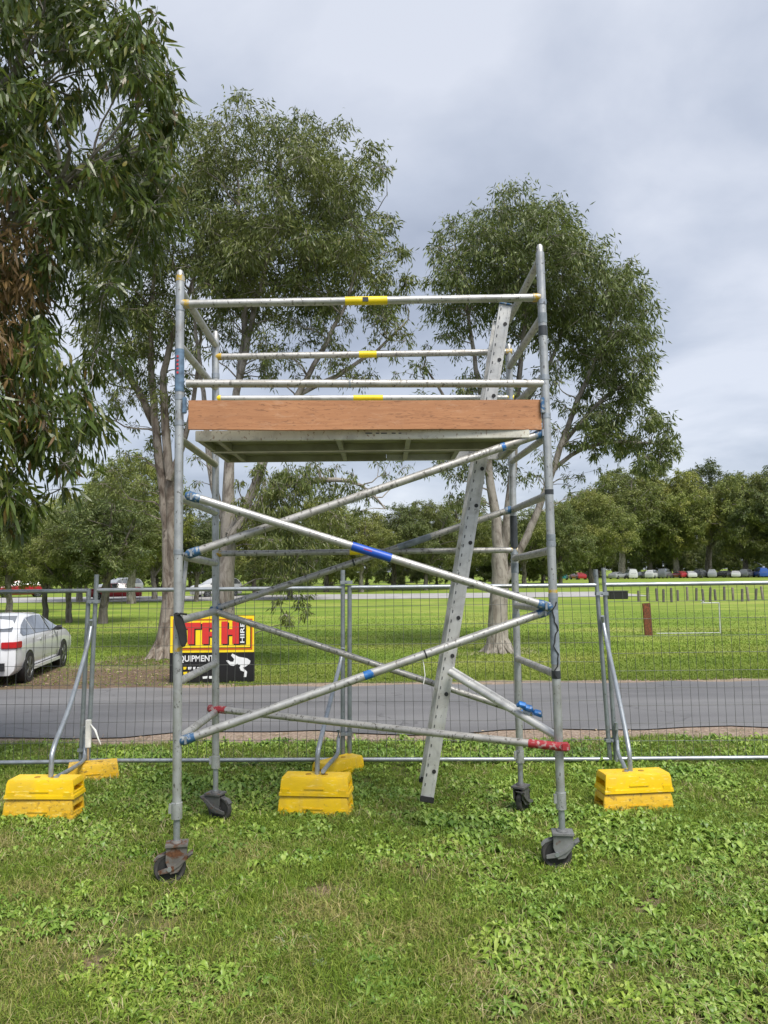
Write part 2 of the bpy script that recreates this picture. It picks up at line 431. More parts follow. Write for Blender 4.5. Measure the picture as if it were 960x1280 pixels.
def leaf(name, stops, patch=None, rough=0.42, trans=0.25, pscale=0.55, spec=0.5, gain=1.3):
    m = Mat(name, rough, 0, spec)
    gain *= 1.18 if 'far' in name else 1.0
    up = lambda c: (c[0] * gain, c[1] * gain * 1.02, c[2] * gain * 0.95)
    stops = [(p, up(c)) for p, c in stops]; patch = patch and up(patch)
    c = m.ramp(m.isl(), stops)
    if patch:
        c = m.mix(m.ramp(m.noise(pscale, 3), [(0.46, 0.0), (0.62, 0.75)]), c, patch)
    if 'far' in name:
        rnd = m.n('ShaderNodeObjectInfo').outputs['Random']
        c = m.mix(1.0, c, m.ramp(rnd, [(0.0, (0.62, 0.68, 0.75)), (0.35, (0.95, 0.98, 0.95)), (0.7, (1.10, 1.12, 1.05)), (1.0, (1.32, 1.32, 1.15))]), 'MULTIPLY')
    m.col(c)
    m.translucent(m.mix(0.5, c, (0.20, 0.25, 0.04)), trans + 0.07)
    return m.m
M['leaf_near'] = leaf('long_gum_leaves', [(0.0, (0.040, 0.070, 0.014)), (0.45, (0.078, 0.118, 0.022)), (0.8, (0.125, 0.165, 0.036)), (0.95, (0.19, 0.185, 0.04)), (0.992, (0.17, 0.09, 0.03))], (0.058, 0.088, 0.018), 0.34, 0.25, gain=1.0)
M['leaf_rust'] = leaf('rusty_dying_leaves', [(0.0, (0.07, 0.045, 0.018)), (0.5, (0.13, 0.075, 0.028)), (1.0, (0.20, 0.12, 0.045))], None, 0.6, 0.2)
M['leaf_a'] = leaf('olive_gum_leaves', [(0.0, (0.042, 0.062, 0.016)), (0.5, (0.080, 0.105, 0.026)), (0.9, (0.145, 0.165, 0.048)), (1.0, (0.22, 0.21, 0.08))], (0.110, 0.125, 0.028), 0.45)
M['leaf_b'] = leaf('grey_green_gum_leaves', [(0.0, (0.042, 0.064, 0.018)), (0.5, (0.082, 0.110, 0.030)), (0.9, (0.150, 0.175, 0.056)), (1.0, (0.22, 0.22, 0.09))], (0.085, 0.110, 0.030), 0.45)
M['leaf_far1'] = leaf('far_olive_leaves', [(0.0, (0.060, 0.078, 0.020)), (0.5, (0.110, 0.130, 0.034)), (1.0, (0.19, 0.20, 0.06))], (0.17, 0.165, 0.04), 0.6, 0.2, 0.25)
M['leaf_far2'] = leaf('far_dark_leaves', [(0.0, (0.036, 0.052, 0.020)), (0.5, (0.070, 0.090, 0.030)), (1.0, (0.13, 0.145, 0.05))], (0.11, 0.115, 0.03), 0.6, 0.2, 0.25)
def grass_mat(name, greens, straw, lo, hi, sc):
    m = Mat(name, 0.55, 0, 0.35)
    g = m.ramp(m.isl(), greens)
    s = m.ramp(m.math('FRACT', m.math('MULTIPLY', m.isl(), 17.3)), [(0.0, straw[0]), (1.0, straw[1])])
    k = m.math('ADD', m.noise(sc, 5), m.math('MULTIPLY', m.math('SUBTRACT', m.math('FRACT', m.math('MULTIPLY', m.isl(), 7.7)), 0.5), 0.35))
    Q = m.xyz(); k = m.math('ADD', k, m.math('ADD', m.math('MULTIPLY', m.math('SUBTRACT', 3.9, Q[1]), 0.045), m.math('MULTIPLY', Q[0], -0.012)))
    c = m.mix(m.ramp(k, [(lo, 0.0), (hi, 1.0)]), g, s)
    m.col(c); m.translucent(c, 0.3); return m.m
GREENS = [(0.0, (0.095, 0.165, 0.016)), (0.5, (0.175, 0.27, 0.030)), (1.0, (0.30, 0.38, 0.06))]
STRAW = ((0.33, 0.28, 0.095), (0.54, 0.46, 0.22))
M['grass'] = grass_mat('lawn_blades', GREENS, STRAW, 0.50, 0.76, 1.7)
def field_mat():
    m = Mat('field_blades', 0.55, 0, 0.3)
    c = m.mix(0.45, far_colour(m), m.ramp(m.isl(), [(0.0, (0.10, 0.165, 0.022)), (0.6, (0.19, 0.27, 0.036)), (1.0, (0.35, 0.37, 0.10))]))
    m.col(c); m.translucent(c, 0.35); return m.m
M['grass_far'] = field_mat()
def weed_mat(name, stops, rough=0.42):
    m = Mat(name, rough, 0, 0.5)
    c = m.ramp(m.isl(), stops)
    if name.startswith('broad'):
        c = m.mix(1.0, c, m.ramp(m.noise(1.5, 4, off=(6, 1, 0)), [(0.3, (0.70, 0.82, 0.85)), (0.5, (1.05, 1.05, 1.0)), (0.7, (1.4, 1.25, 1.0))]), 'MULTIPLY')
    m.col(c)
    m.translucent(m.mix(0.4, c, (0.2, 0.3, 0.05)), 0.28); return m.m
M['weed'] = weed_mat('broad_weed_leaves', [(0.0, (0.10, 0.19, 0.022)), (0.5, (0.20, 0.32, 0.045)), (0.9, (0.29, 0.41, 0.085)), (1.0, (0.38, 0.48, 0.14))])
M['weed_silver'] = weed_mat('silvery_weed_leaves', [(0.0, (0.24, 0.31, 0.16)), (1.0, (0.42, 0.47, 0.33))])
M['straw'] = weed_mat('dry_straw', [(0.0, (0.26, 0.20, 0.09)), (0.6, (0.42, 0.35, 0.18)), (1.0, (0.58, 0.50, 0.30))], 0.7)
M['litter'] = weed_mat('dry_fallen_leaves', [(0.0, (0.16, 0.09, 0.05)), (0.6, (0.33, 0.22, 0.13)), (1.0, (0.55, 0.45, 0.32))], 0.7)

# ------------------------------------------------------------------ ground, roads
def vnoise(x, y, seed, f):
    """cheap smooth value noise for scattering"""
    rs = np.random.RandomState(seed); g = rs.rand(64, 64)
    u = x * f + 100; v = y * f + 100
    i = np.floor(u).astype(int); j = np.floor(v).astype(int); a = u - i; b = v - j
    a = a * a * (3 - 2 * a); b = b * b * (3 - 2 * b)
    G = lambda p, q: g[p % 64, q % 64]
    return (G(i, j) * (1 - a) + G(i + 1, j) * a) * (1 - b) + (G(i, j + 1) * (1 - a) + G(i + 1, j + 1) * a) * b
def gz_np(Y):
    t = np.clip((Y - 7.6) / 8.4, 0, 1)
    return -0.55 * t * t * (3 - 2 * t) + 0.62 * np.clip((Y - 45) / 85.0, 0, 1)
def bump_np(x, y):
    return np.where(y < 7.8, 0.022 * (vnoise(x, y, 5, 1.3) - 0.5) + 0.012 * (vnoise(x, y, 6, 4.0) - 0.5), 0)

ys = np.concatenate([np.arange(-12, 1.5, 1.5), np.arange(1.5, 8, 0.1), np.arange(8, 17, 0.5), np.arange(17, 60, 3), np.arange(60, 200, 10), [220, 260, 320, 420, 600, 900, 1500, 2600, 4000]])
xs = np.concatenate([[-3000, -1500, -700, -300, -150, -80, -45, -25, -15, -9], np.arange(-6, 6.01, 0.12), [9, 15, 25, 45, 80, 150, 300, 700, 1500, 3000]])
gx, gy = np.meshgrid(xs, ys)
gzv = gz_np(gy) + bump_np(gx, gy)
nv, nu = gx.shape
ii = np.arange((nv - 1) * nu).reshape(nv - 1, nu)[:, :-1].ravel()
T = np.concatenate([np.stack([ii, ii + 1, ii + nu + 1], 1), np.stack([ii, ii + nu + 1, ii + nu], 1)])
tag(link('ground', tri_mesh('ground', np.stack([gx.ravel(), gy.ravel(), gzv.ravel()], 1), T, M['ground'], True)), kind='structure')

def strip(name, ya, yb, m, lift, x0=-160, x1=160, n=18, wob=0.0, skew=0.0):
    V = []; T = []
    xs_ = np.linspace(x0, x1, 640 if wob else 60); rows = np.linspace(0, 1, n)
    rs = np.random.RandomState(len(name))
    wa = wob * (vnoise(xs_, xs_ * 0, 9, 1.7) - 0.5) + wob * .5 * (vnoise(xs_, xs_ * 0, 10, 5) - .5)
    wb = wob * (vnoise(xs_, xs_ * 0, 11, 1.4) - 0.5) + wob * .5 * (vnoise(xs_, xs_ * 0, 12, 5) - .5)
    for t in rows:
        y = (ya + wa) * (1 - t) + (yb + wb) * t + skew * np.clip(xs_, -40, 40)
        V.append(np.stack([xs_, y, gz_np(y) + lift], 1))
    V = np.concatenate(V); k = len(xs_)
    ii = np.arange((n - 1) * k).reshape(n - 1, k)[:, :-1].ravel()
    T = np.concatenate([np.stack([ii, ii + 1, ii + k + 1], 1), np.stack([ii, ii + k + 1, ii + k], 1)])
    return tag(link(name, tri_mesh(name, V, T, m, True)), kind='structure')
strip('road', 8.38, 15.45, M['road'], 0.012, wob=0.34, skew=0.015)
strip('far_road', 61, 72, M['path'], 0.03, x1=21, n=6)

# ------------------------------------------------------------------ lawn
def blades(x, y, h, wd, lean, rs, z=None):
    n = len(x)
    z = (gz_np(y) + bump_np(x, y)) if z is None else z
    a = rs.rand(n) * 2 * np.pi; b = rs.rand(n) * 2 * np.pi
    s = np.stack([np.cos(a), np.sin(a), 0 * a], 1) * (wd / 2)[:, None]
    l = np.stack([np.cos(b), np.sin(b), 0 * b], 1) * (lean * h)[:, None]
    P = np.stack([x, y, z - 0.004], 1); up = np.array([0, 0, 1.0])
    m1 = P + l * 0.3 + up * (h * 0.6)[:, None]; tip = P + l + up * (h * np.sqrt(np.maximum(0.08, 1 - lean ** 2 * 0.5)))[:, None]
    V = np.stack([P - s, P + s, m1 - s * 0.8, m1 + s * 0.8, tip], 1).reshape(-1, 3)
    o = (np.arange(n) * 5)[:, None]
    T = np.concatenate([o + [0, 1, 3], o + [0, 3, 2], o + [2, 3, 4]], 1).reshape(-1, 3)
    return V, T
rs = np.random.RandomState(3)
def wornness(x, y):
    k_ = np.zeros(len(x))
    for bx_, by_, br_ in BARE:
        k_ = np.maximum(k_, np.clip((br_ * 1.2 + .20 * (vnoise(x, y, 77, 11.0) - .5) - np.hypot(x - bx_, y - by_)) / (br_ * .9), 0, 1))
    return 1 - 0.78 * k_
def weedy(x, y):
    v = 0.42 * vnoise(x, y, 41, 1.25) + 0.36 * vnoise(x, y, 42, 3.9) + 0.22 * vnoise(x, y, 43, 9.0)
    # thickest in the middle of the lawn, worn thin towards the near corner by the outer caster
    return v + 0.13 * np.exp(-((x - 0.1) ** 2 / 1.3 + (y - 3.8) ** 2 / 1.1)) - 0.13 * np.exp(-((x + 1.3) ** 2 / 0.9 + (y - 3.0) ** 2 / 0.5))
def scatter(n, y0, y1, pw=1.0):
    """points in the wedge the photograph can see, plus a margin either side"""
    y = y0 + (y1 - y0) * rs.rand(n) ** pw
    x = (rs.rand(n) * 2 - 1) * (0.56 * y + 0.9)
    return x, y
x, y = scatter(340000, 2.3, 8.15, 1.25)
bare = vnoise(x, y, 21, 1.6) * 0.55 + vnoise(x, y, 22, 4.5) * 0.45
keep = rs.rand(len(x)) < np.clip((bare - 0.20) * 6, 0.30, 1) * np.clip(2.0 - 2.2 * weedy(x, y), 0.45, 1) * wornness(x, y) * np.where(y > 7.6, np.clip((7.98 - y + 0.3 * (vnoise(x, y, 29, 1.5) - .5)) * 4, 0, 1), 1)
x, y = x[keep], y[keep]
tall = vnoise(x, y, 23, 1.1)
h = (0.018 + 0.034 * tall + 0.022 * rs.rand(len(x)))
wd = 0.0022 + 0.0024 * rs.rand(len(x)) + 0.0003 * y
V, T = blades(x, y, h, wd, 0.35 + 0.9 * rs.rand(len(x)), rs)
tag(link('grass', tri_mesh('grass', V, T, M['grass'])), 'short mown green grass with straw patches under the scaffold tower', 'grass', kind='stuff')
# longer tufts and flattened straw give the mown turf its lumps
x, y = scatter(60000, 2.35, 7.7, 1.25)
k = rs.rand(len(x)) < np.clip((vnoise(x, y, 81, 7.0) * .6 + vnoise(x, y, 82, 17.0) * .4 - 0.50) * 7, 0, 1) * wornness(x, y); x, y = x[k], y[k]
V, T = blades(x, y, 0.040 + 0.055 * rs.rand(len(x)), 0.003 + 0.0025 * rs.rand(len(x)) + .0003 * y, 0.6 + 0.9 * rs.rand(len(x)), rs)
tag(link('grass_tufts', tri_mesh('grass_tufts', V, T, M['grass'])), 'longer green grass tufts standing out of the mown lawn', 'grass', kind='stuff')
x, y = scatter(20000, 2.35, 7.7, 1.2)
k = rs.rand(len(x)) < np.clip((vnoise(x, y, 85, 2.2) * .6 + vnoise(x, y, 86, 6.0) * .4 - 0.42) * 5, 0.04, 1); x, y = x[k], y[k]
V, T = blades(x, y, 0.03 + 0.045 * rs.rand(len(x)), 0.0016 + 0.0018 * rs.rand(len(x)) + .0003 * y, 1.5 + 0.6 * rs.rand(len(x)), rs, gz_np(y) + bump_np(x, y) + 0.016)
tag(link('straw', tri_mesh('straw', V, T, M['straw'])), 'flattened pale dry straw lying in patches over the lawn', 'straw', kind='stuff')
x, y = scatter(190000, 15.3, 46, 1.9)
mul = (x < -3.6 + 1.5 * (vnoise(x, y, 30, 0.7) - 0.5)) & (y < 19.2 + 2 * (vnoise(x, y, 31, 0.8) - .5))
keep = (~mul | (rs.rand(len(x)) < 0.10)) & (y > 15.7 + 0.7 * (vnoise(x, y, 32, 0.9) - 0.3))
x, y = x[keep], y[keep]
kk = rs.rand(len(x)) < np.clip((46 - y) / 24, 0, 1); x, y = x[kk], y[kk]
h = (0.025 + 0.05 * rs.rand(len(x)) * (0.3 + vnoise(x, y, 33, 0.6))) * np.clip(1.25 - y / 60, 0.4, 1)
V, T = blades(x, y, h, 0.006 + 0.0009 * y, 0.3 + 0.8 * rs.rand(len(x)), rs)
tag(link('field_grass', tri_mesh('field_grass', V, T, M['grass_far'])), 'bright green park grass beyond the asphalt road', 'grass', kind='stuff')

# broad-leaved weeds
LOBE = [(0, 0.05), (0.16, 0.12), (0.26, 0.42), (0.40, 0.26), (0.52, 0.50), (0.66, 0.34), (0.80, 0.46), (0.92, 0.25), (1.0, 0.0)]
OVAL = [(0, 0.05), (0.18, 0.10), (0.42, 0.36), (0.62, 0.46), (0.82, 0.34), (0.93, 0.17), (1.0, 0.0)]
BLAD = [(0, 0.08), (0.3, 0.26), (0.6, 0.30), (0.85, 0.20), (1.0, 0.0)]
def weeds(cx, cy, size, nl, shape, rs, rise=0.45, wscale=0.55):
    Vs, Ts, o = [], [], 0
    S = np.array(shape); k = len(S)
    for X, Y, s, m in zip(cx, cy, size, nl):
        z = float(gz_np(np.array([Y]))[0] + bump_np(np.array([X]), np.array([Y]))[0])
        a0 = rs.rand() * 6.28
        for j in range(m):
            a = a0 + j * 2.4 + rs.rand() * 0.5; L = s * (0.6 + 0.55 * rs.rand()); r = rise * (0.35 + 1.1 * rs.rand())
            d = np.array([math.cos(a), math.sin(a)]); n_ = np.array([-d[1], d[0]])
            t = S[:, 0]; wv = S[:, 1] * L * wscale * (0.8 + 0.4 * rs.rand())
            hz = L * (r * 1.9 * t - r * 1.7 * t ** 2) + 0.006
            roll = (rs.rand() - 0.5) * 0.8
            px = X + d[0] * t * L * (1 - 0.25 * r); py = Y + d[1] * t * L * (1 - 0.25 * r)
            mid = np.stack([px, py, z + hz], 1)
            lf = np.stack([px + n_[0] * wv, py + n_[1] * wv, z + hz + wv * (0.35 + roll)], 1)
            rt = np.stack([px - n_[0] * wv, py - n_[1] * wv, z + hz + wv * (0.35 - roll)], 1)
            Vs.append(np.concatenate([mid, lf, rt]))
            for i in range(k - 1):
                Ts += [(o + i, o + i + 1, o + k + i + 1), (o + i, o + k + i + 1, o + k + i), (o + i, o + 2 * k + i + 1, o + i + 1), (o + i, o + 2 * k + i, o + 2 * k + i + 1)]
            o += 3 * k
    return np.concatenate(Vs), np.array(Ts)
def weed_pts(n, y0, y1, thr, seed, f=1.25, pw=1.2):
    x, y = scatter(n, y0, y1, pw)
    d = 0.65 * weedy(x, y) + 0.35 * vnoise(x, y, seed + 1, f * 3.1)
    k = rs.rand(len(x)) < np.clip((d - thr) * 8 + 0.05, 0, 1) * wornness(x, y) ** 2
    return x[k], y[k]
VV, TT, off = [], [], 0
for n, y0, y1, thr, seed, shp, sz, lv, rise, ws in (
        (9500, 2.45, 7.7, 0.46, 41, LOBE, (0.026, 0.044), (7, 14), 0.58, 0.38),
        (9500, 2.45, 7.7, 0.47, 51, OVAL, (0.016, 0.026), (5, 11), 0.70, 0.52),
        (9000, 3.1, 7.7, 0.43, 61, BLAD, (0.028, 0.050), (6, 13), 0.80, 0.35),
        (5200, 4.6, 7.8, 0.30, 65, LOBE, (0.035, 0.055), (6, 11), 0.80, 0.38),
        (900, 7.0, 7.9, 0.25, 71, BLAD, (0.05, 0.06), (6, 10), 1.0, 0.34)):
    x, y = weed_pts(n, y0, y1, thr, seed)
    V, T = weeds(x, y, (sz[0] + sz[1] * rs.rand(len(x)) ** 1.6) * np.clip(0.75 + 1.3 * (weedy(x, y) - 0.45), .6, 1.25), rs.randint(*lv, size=len(x)), shp, rs, rise, ws)
    VV.append(V); TT.append(T + off); off += len(V)
tag(link('weeds', tri_mesh('weeds', np.concatenate(VV), np.concatenate(TT), M['weed'], True)), 'broad leaved green weeds spreading through the mown lawn', 'weeds', kind='stuff')
sv = [at(210, 1242, 3.05), at(190, 1250, 3.0), at(400, 1188, 3.5), at(385, 1150, 3.7), at(178, 1150, 3.72), at(935, 1170, 3.6), at(930, 1130, 3.9), at(350, 1150, 3.7), at(955, 1200, 3.4)]
V, T = weeds([p.x for p in sv], [p.y for p in sv], [0.045] * len(sv), [11] * len(sv), LOBE, rs, 0.5, 0.36)
tag(link('silvery_weeds', tri_mesh('silvery_weeds', V, T, M['weed_silver'], True)), 'few pale silvery weed rosettes scattered in the green lawn', 'weeds', kind='stuff')
x, y = scatter(330, 2.5, 7.8, 1.1); V1, T1 = weeds(x, y, 0.018 + 0.035 * rs.rand(len(x)) ** 2, [1] * len(x), BLAD, rs, 0.25, 0.55)
x = -9.5 + 6.5 * rs.rand(900); y = 15.7 + 4.5 * rs.rand(900); V2, T2 = weeds(x, y, 0.05 + 0.08 * rs.rand(len(x)), [1] * len(x), BLAD, rs, 0.3, 0.5)
x, y = scatter(500, 7.85, 8.4); V3, T3 = weeds(x, y, 0.02 + 0.03 * rs.rand(len(x)), [1] * len(x), BLAD, rs, 0.3, 0.6)
tag(link('leaf_litter', tri_mesh('leaf_litter', np.concatenate([V1, V2, V3]), np.concatenate([T1, T2 + len(V1), T3 + len(V1) + len(V2)]), M['litter'])), 'dry brown fallen leaves and bark scraps lying on lawn and verges', 'leaves', kind='stuff')

# ------------------------------------------------------------------ trees
def leaf_mesh(P, D, L, W, rs, fine=False):
    n = len(P); D = unit(D)
    r = unit(rs.randn(n, 3)); s = unit(np.cross(D, r)); nn = np.cross(D, s)
    b = (rs.rand(n) - 0.5)[:, None] * 0.5
    W = W[:, None] / 2; Lc = L[:, None]
    if not fine:
        mid = P + D * Lc * 0.42 + nn * b * Lc * 0.35
        tip = P + D * Lc - nn * b * Lc * 0.15
        V = np.stack([P, mid - s * W, mid + s * W, tip], 1).reshape(-1, 3)
        o = (np.arange(n) * 4)[:, None]
        T = np.concatenate([o + [0, 2, 1], o + [1, 2, 3]], 1).reshape(-1, 3)
    else:
        m1 = P + D * Lc * 0.3 + nn * b * Lc * 0.35; m2 = P + D * Lc * 0.68 + nn * b * Lc * 0.4
        tip = P + D * Lc + nn * b * Lc * 0.05
        V = np.stack([P, m1 - s * W, m1 + s * W, m2 - s * W * 0.8, m2 + s * W * 0.8, tip], 1).reshape(-1, 3)
        o = (np.arange(n) * 6)[:, None]
        T = np.concatenate([o + [0, 2, 1], o + [1, 2, 4], o + [1, 4, 3], o + [3, 4, 5]], 1).reshape(-1, 3)
    return V, T
def thin_tubes(A, B, ra, rb):
    """many three-sided twigs at once"""
    D = unit(B - A); ref = np.where(np.abs(D[:, 2:3]) > 0.9, np.array([[1.0, 0, 0]]), np.array([[0, 0, 1.0]]))
    u = unit(np.cross(D, ref)); v = np.cross(D, u); V = []
    for P, r in ((A, ra), (B, rb)):
        for k in range(3):
            t = 2 * np.pi * k / 3
            V.append(P + (u * math.cos(t) + v * math.sin(t)) * r[:, None])
    V = np.stack(V, 1).reshape(-1, 3); o = (np.arange(len(A)) * 6)[:, None]
    T = np.concatenate([np.concatenate([o + [k, (k + 1) % 3, 3 + (k + 1) % 3], o + [k, 3 + (k + 1) % 3, 3 + k]], 1) for k in range(3)], 1).reshape(-1, 3)
    return V, T
def inside(poly, x, y):
    c = False; n = len(poly)
    for i in range(n):
        (x1, y1), (x2, y2) = poly[i], poly[i - 1]
        if (y1 > y) != (y2 > y) and x < (x2 - x1) * (y - y1) / (y2 - y1) + x1: c = not c
    return c
def edge_dist(poly, x, y):
    best = 1e9; n = len(poly)
    for i in range(n):
        ax, ay = poly[i - 1]; bx, by = poly[i]
        t = max(0, min(1, ((x - ax) * (bx - ax) + (y - ay) * (by - ay)) / ((bx - ax) ** 2 + (by - ay) ** 2 + 1e-9)))
        best = min(best, math.hypot(x - ax - t * (bx - ax), y - ay - t * (by - ay)))
    return best
def smooth_path(pts, rad, step):
    """Catmull-Rom through points with radii"""
    P = [Vector(p) for p in pts]; out, ro = [], []
    for i in range(len(P) - 1):
        p0 = P[max(0, i - 1)]; p1 = P[i]; p2 = P[i + 1]; p3 = P[min(len(P) - 1, i + 2)]
        k = max(2, int((p2 - p1).length / step))
        for j in range(k):
            t = j / k
            q = 0.5 * ((2 * p1) + (p2 - p0) * t + (2 * p0 - 5 * p1 + 4 * p2 - p3) * t * t + (3 * p1 - p0 - 3 * p2 + p3) * t ** 3)
            out.append(q); ro.append(rad[i] * (1 - t) + rad[i + 1] * t)
    out.append(P[-1]); ro.append(rad[-1])
    return out, ro
class Tree:
    def __init__(s, seed):
        s.rs = np.random.RandomState(seed); s.mb = MB(); s.nodes = []; s.LV, s.LT, s.lo = [], [], 0; s.TW = []
    def stem(s, pts, rad, step=0.4, n=10, wob=0.0):
        p, r = smooth_path(pts, rad, step)
        if wob: p = [q + Vector(s.rs.randn(3) * wob) if 0 < i < len(p) - 1 else q for i, q in enumerate(p)]
        s.mb.path(p, r, n, caps=True)
        s.nodes += [(q, rr) for q, rr in zip(p, r)]
    def limb_to(s, c, rmax=0.06, n=5):
        best, bd = None, 1e9
        for q, r in s.nodes:
            d = (q - c).length; up = c.z - q.z
            cost = d + (1.5 * (0.25 * d - up) if up < 0.25 * d else 0) + (0.02 / max(r, 0.004)) * 0.3
            if cost < bd: bd, best = cost, (q, r)
        q, r = best; d = (c - q).length
        r0 = min(r * 0.75, rmax, 0.012 + 0.014 * d)
        mid = (q + c) / 2 + Vector((s.rs.randn() * 0.10 * d, s.rs.randn() * 0.10 * d, 0.06 * d + s.rs.randn() * 0.05 * d))
        p, rr = smooth_path([q, mid, c], [r0, r0 * 0.6, max(0.006, r0 * 0.3)], max(0.12, d / 7))
        p = [a if i in (0, len(p) - 1) else a + Vector(s.rs.randn(3)) * 0.018 * d for i, a in enumerate(p)]
        s.mb.path(p, rr, n, caps=False)
        s.nodes += [(a, b) for a, b in zip(p[1:], rr[1:])]
    def spray(s, c, R, nleaf, L, W, droop=0.9, tw=9, rt=0.006, fine=False, flat=0.75, mats=0):
        rs = s.rs; c = np.array(c)
        e = unit(rs.randn(tw, 3)) * (R * (0.45 + 0.6 * rs.rand(tw)))[:, None] * np.array([1, 1, flat])
        E = c + e + np.array([0, 0, -0.12 * R])
        A = np.repeat(c[None], tw, 0) + 0.12 * e
        s.TW.append((A, E, np.full(tw, rt), np.full(tw, rt * 0.4)))
        k = rs.randint(0, tw, nleaf); t = 0.25 + 0.8 * rs.rand(nleaf)
        P = A[k] + (E[k] - A[k]) * t[:, None] + rs.randn(nleaf, 3) * R * 0.13
        D = unit(e[k]) * 0.55 + rs.randn(nleaf, 3) * 0.45 + np.array([0, 0, -droop])
        V, T = leaf_mesh(P, D, L * (0.6 + 0.7 * rs.rand(nleaf)), W * (0.7 + 0.6 * rs.rand(nleaf)), rs, fine)
        s.LV.append(V); s.LT.append(T + s.lo); s.lo += len(V)
    def meshes(s, bark, leafm, name='tree'):
        me_t = None
        A = np.concatenate([a for a, _, _, _ in s.TW]); B = np.concatenate([b for _, b, _, _ in s.TW])
        V, T = thin_tubes(A, B, np.concatenate([c for _, _, c, _ in s.TW]), np.concatenate([d for _, _, _, d in s.TW]))
        s.mb.add([tuple(v) for v in V.tolist()], [tuple(t) for t in T.tolist()])
        return s.mb, tri_mesh('crown', np.concatenate(s.LV), np.concatenate(s.LT), leafm)
def roots(t, base, r, n=7):
    b = Vector(base)
    for k in range(n):
        a = k * 6.283 / n + t.rs.rand() * .5; d = Vector((math.cos(a), math.sin(a), 0)); q_ = r * (1.3 + .6 * t.rs.rand())
        p, rr = smooth_path([b + Vector((0, 0, r * 1.5)) + d * r * .45, b + Vector((0, 0, r * .55)) + d * r * .95, b + d * q_ + Vector((0, 0, -.03)), b + d * q_ * 1.5 + Vector((0, 0, -.12))], [r * .30, r * .34, r * .24, r * .12], .08)
        t.mb.path(p, rr, 7, caps=False)
def finish(t, name, label, base, bark, leafm, group=None):
    if base[1] > 10: roots(t, base, 13.5 * base[1] / F)
    root = thing(name, label, 'tree', base, group)
    mb, crown = t.meshes(bark, leafm)
    tr = mb.build('trunk', bark, root)
    crown.transform(Matrix.Translation(-Vector(base)))
    link('crown', crown, root)
    return root
def crown_fill(t, poly, Y, depth, n, R, per, L, W, gap=0.75, holes=(), rt=0.006, limb=0.06, ybias=None, fine=False, droop=0.9, tw=9, limbs=True, flat=0.75):
    """clumps through the volume of a crown whose outline is known at distance Y"""
    xs_ = [p[0] for p in poly]; ys_ = [p[1] for p in poly]; cs = []; tries = 0
    sc = Y / F
    while len(cs) < n and tries < n * 60:
        tries += 1
        px = min(xs_) + (max(xs_) - min(xs_)) * t.rs.rand(); py = min(ys_) + (max(ys_) - min(ys_)) * t.rs.rand()
        if not inside(poly, px, py): continue
        if any(math.hypot(px - a, py - b) < r for a, b, r in holes): continue
        if ybias and t.rs.rand() > ybias(px, py): continue
        ed = edge_dist(poly, px, py); half = min(depth, ed * sc * 1.3 + 0.25 * depth)
        y = Y + half * (2 * t.rs.rand() - 1)
        p = at(px, py, Y); p = Vector((p.x, y, p.z))
        if any((p - c).length < gap * R for c, _ in cs): continue
        cs.append((p, min(R, max(0.45 * R, ed * sc * 0.9 + 0.25 * R))))
    cs.sort(key=lambda c: c[0].z)
    for c, r in cs:
        if limbs: t.limb_to(c, limb)
        t.spray(c, r, int(per * (r / R) ** 1.6), L, W, droop, tw, rt, fine, flat)
    return cs
def P(Y, *pts): return [at(x, y, Y) for x, y in pts]

# --- near tree whose long leaves hang in from the side of the frame
t = Tree(11); Y = 6.0
t.stem([(-5.2, 6.6, 0), (-5.1, 6.6, 1.5), (-4.9, 6.5, 3.2), (-4.6, 6.4, 5.5), (-4.2, 6.3, 8.0)], [0.26, 0.21, 0.18, 0.13, 0.06], 0.4, 12, 0.01)
t.stem([(-4.95, 6.5, 3.0), (-4.2, 6.3, 3.6), (-3.3, 6.1, 4.3), (-2.4, 6.0, 5.0)], [0.10, 0.08, 0.05, 0.02], 0.3, 8, 0.01)
t.stem([(-4.8, 6.5, 4.0), (-4.0, 6.2, 5.0), (-3.0, 6.0, 5.8)], [0.09, 0.06, 0.02], 0.3, 8, 0.01)
poly1 = [(-150, -170), (150, -170), (180, -40), (196, 40), (218, 110), (226, 190), (205, 260), (178, 320), (150, 380), (128, 430), (120, 490), (112, 560), (80, 615), (30, 668), (-20, 650), (-150, 600)]
crown_fill(t, poly1, Y, 0.9, 225, 0.33, 150, 0.138, 0.0235, 0.53, holes=((110, 540, 14), (60, 470, 12), (20, 430, 12)), rt=0.003, limb=0.03, fine=True, droop=1.15, tw=8)
crown_fill(t, [(150, -40), (198, 20), (224, 110), (230, 190), (200, 280), (160, 200)], Y, 0.4, 30, 0.25, 70, 0.14, 0.026, 0.5, rt=0.003, limb=0.02, fine=True, droop=1.1)
near_tree = finish(t, 'gum_tree', 'near gum tree with long hanging leaves filling the upper corner beside the white car', (-5.2, 6.6, 0), M['bark'], M['leaf_near'])
t2 = Tree(12); t2.nodes = [(Vector((-3.6, 6.1, 4.0)), 0.03), (Vector((-3.5, 6.1, 3.2)), 0.03)]
crown_fill(t2, [(-60, 205), (40, 225), (62, 300), (50, 400), (30, 460), (60, 540), (20, 560), (-60, 520)], Y - .25, 0.5, 46, 0.26, 80, 0.12, 0.018, 0.45, rt=0.003, limb=0.012, fine=True, droop=1.1)
_, dead = t2.meshes(None, M['leaf_rust'])
dead.transform(Matrix.Translation(-Vector((-5.2, 6.6, 0)))); dl = link('dead_leaves', dead, near_tree); dl['label'] = 'rust brown dying leaves'; dl['kind'] = 'stuff'

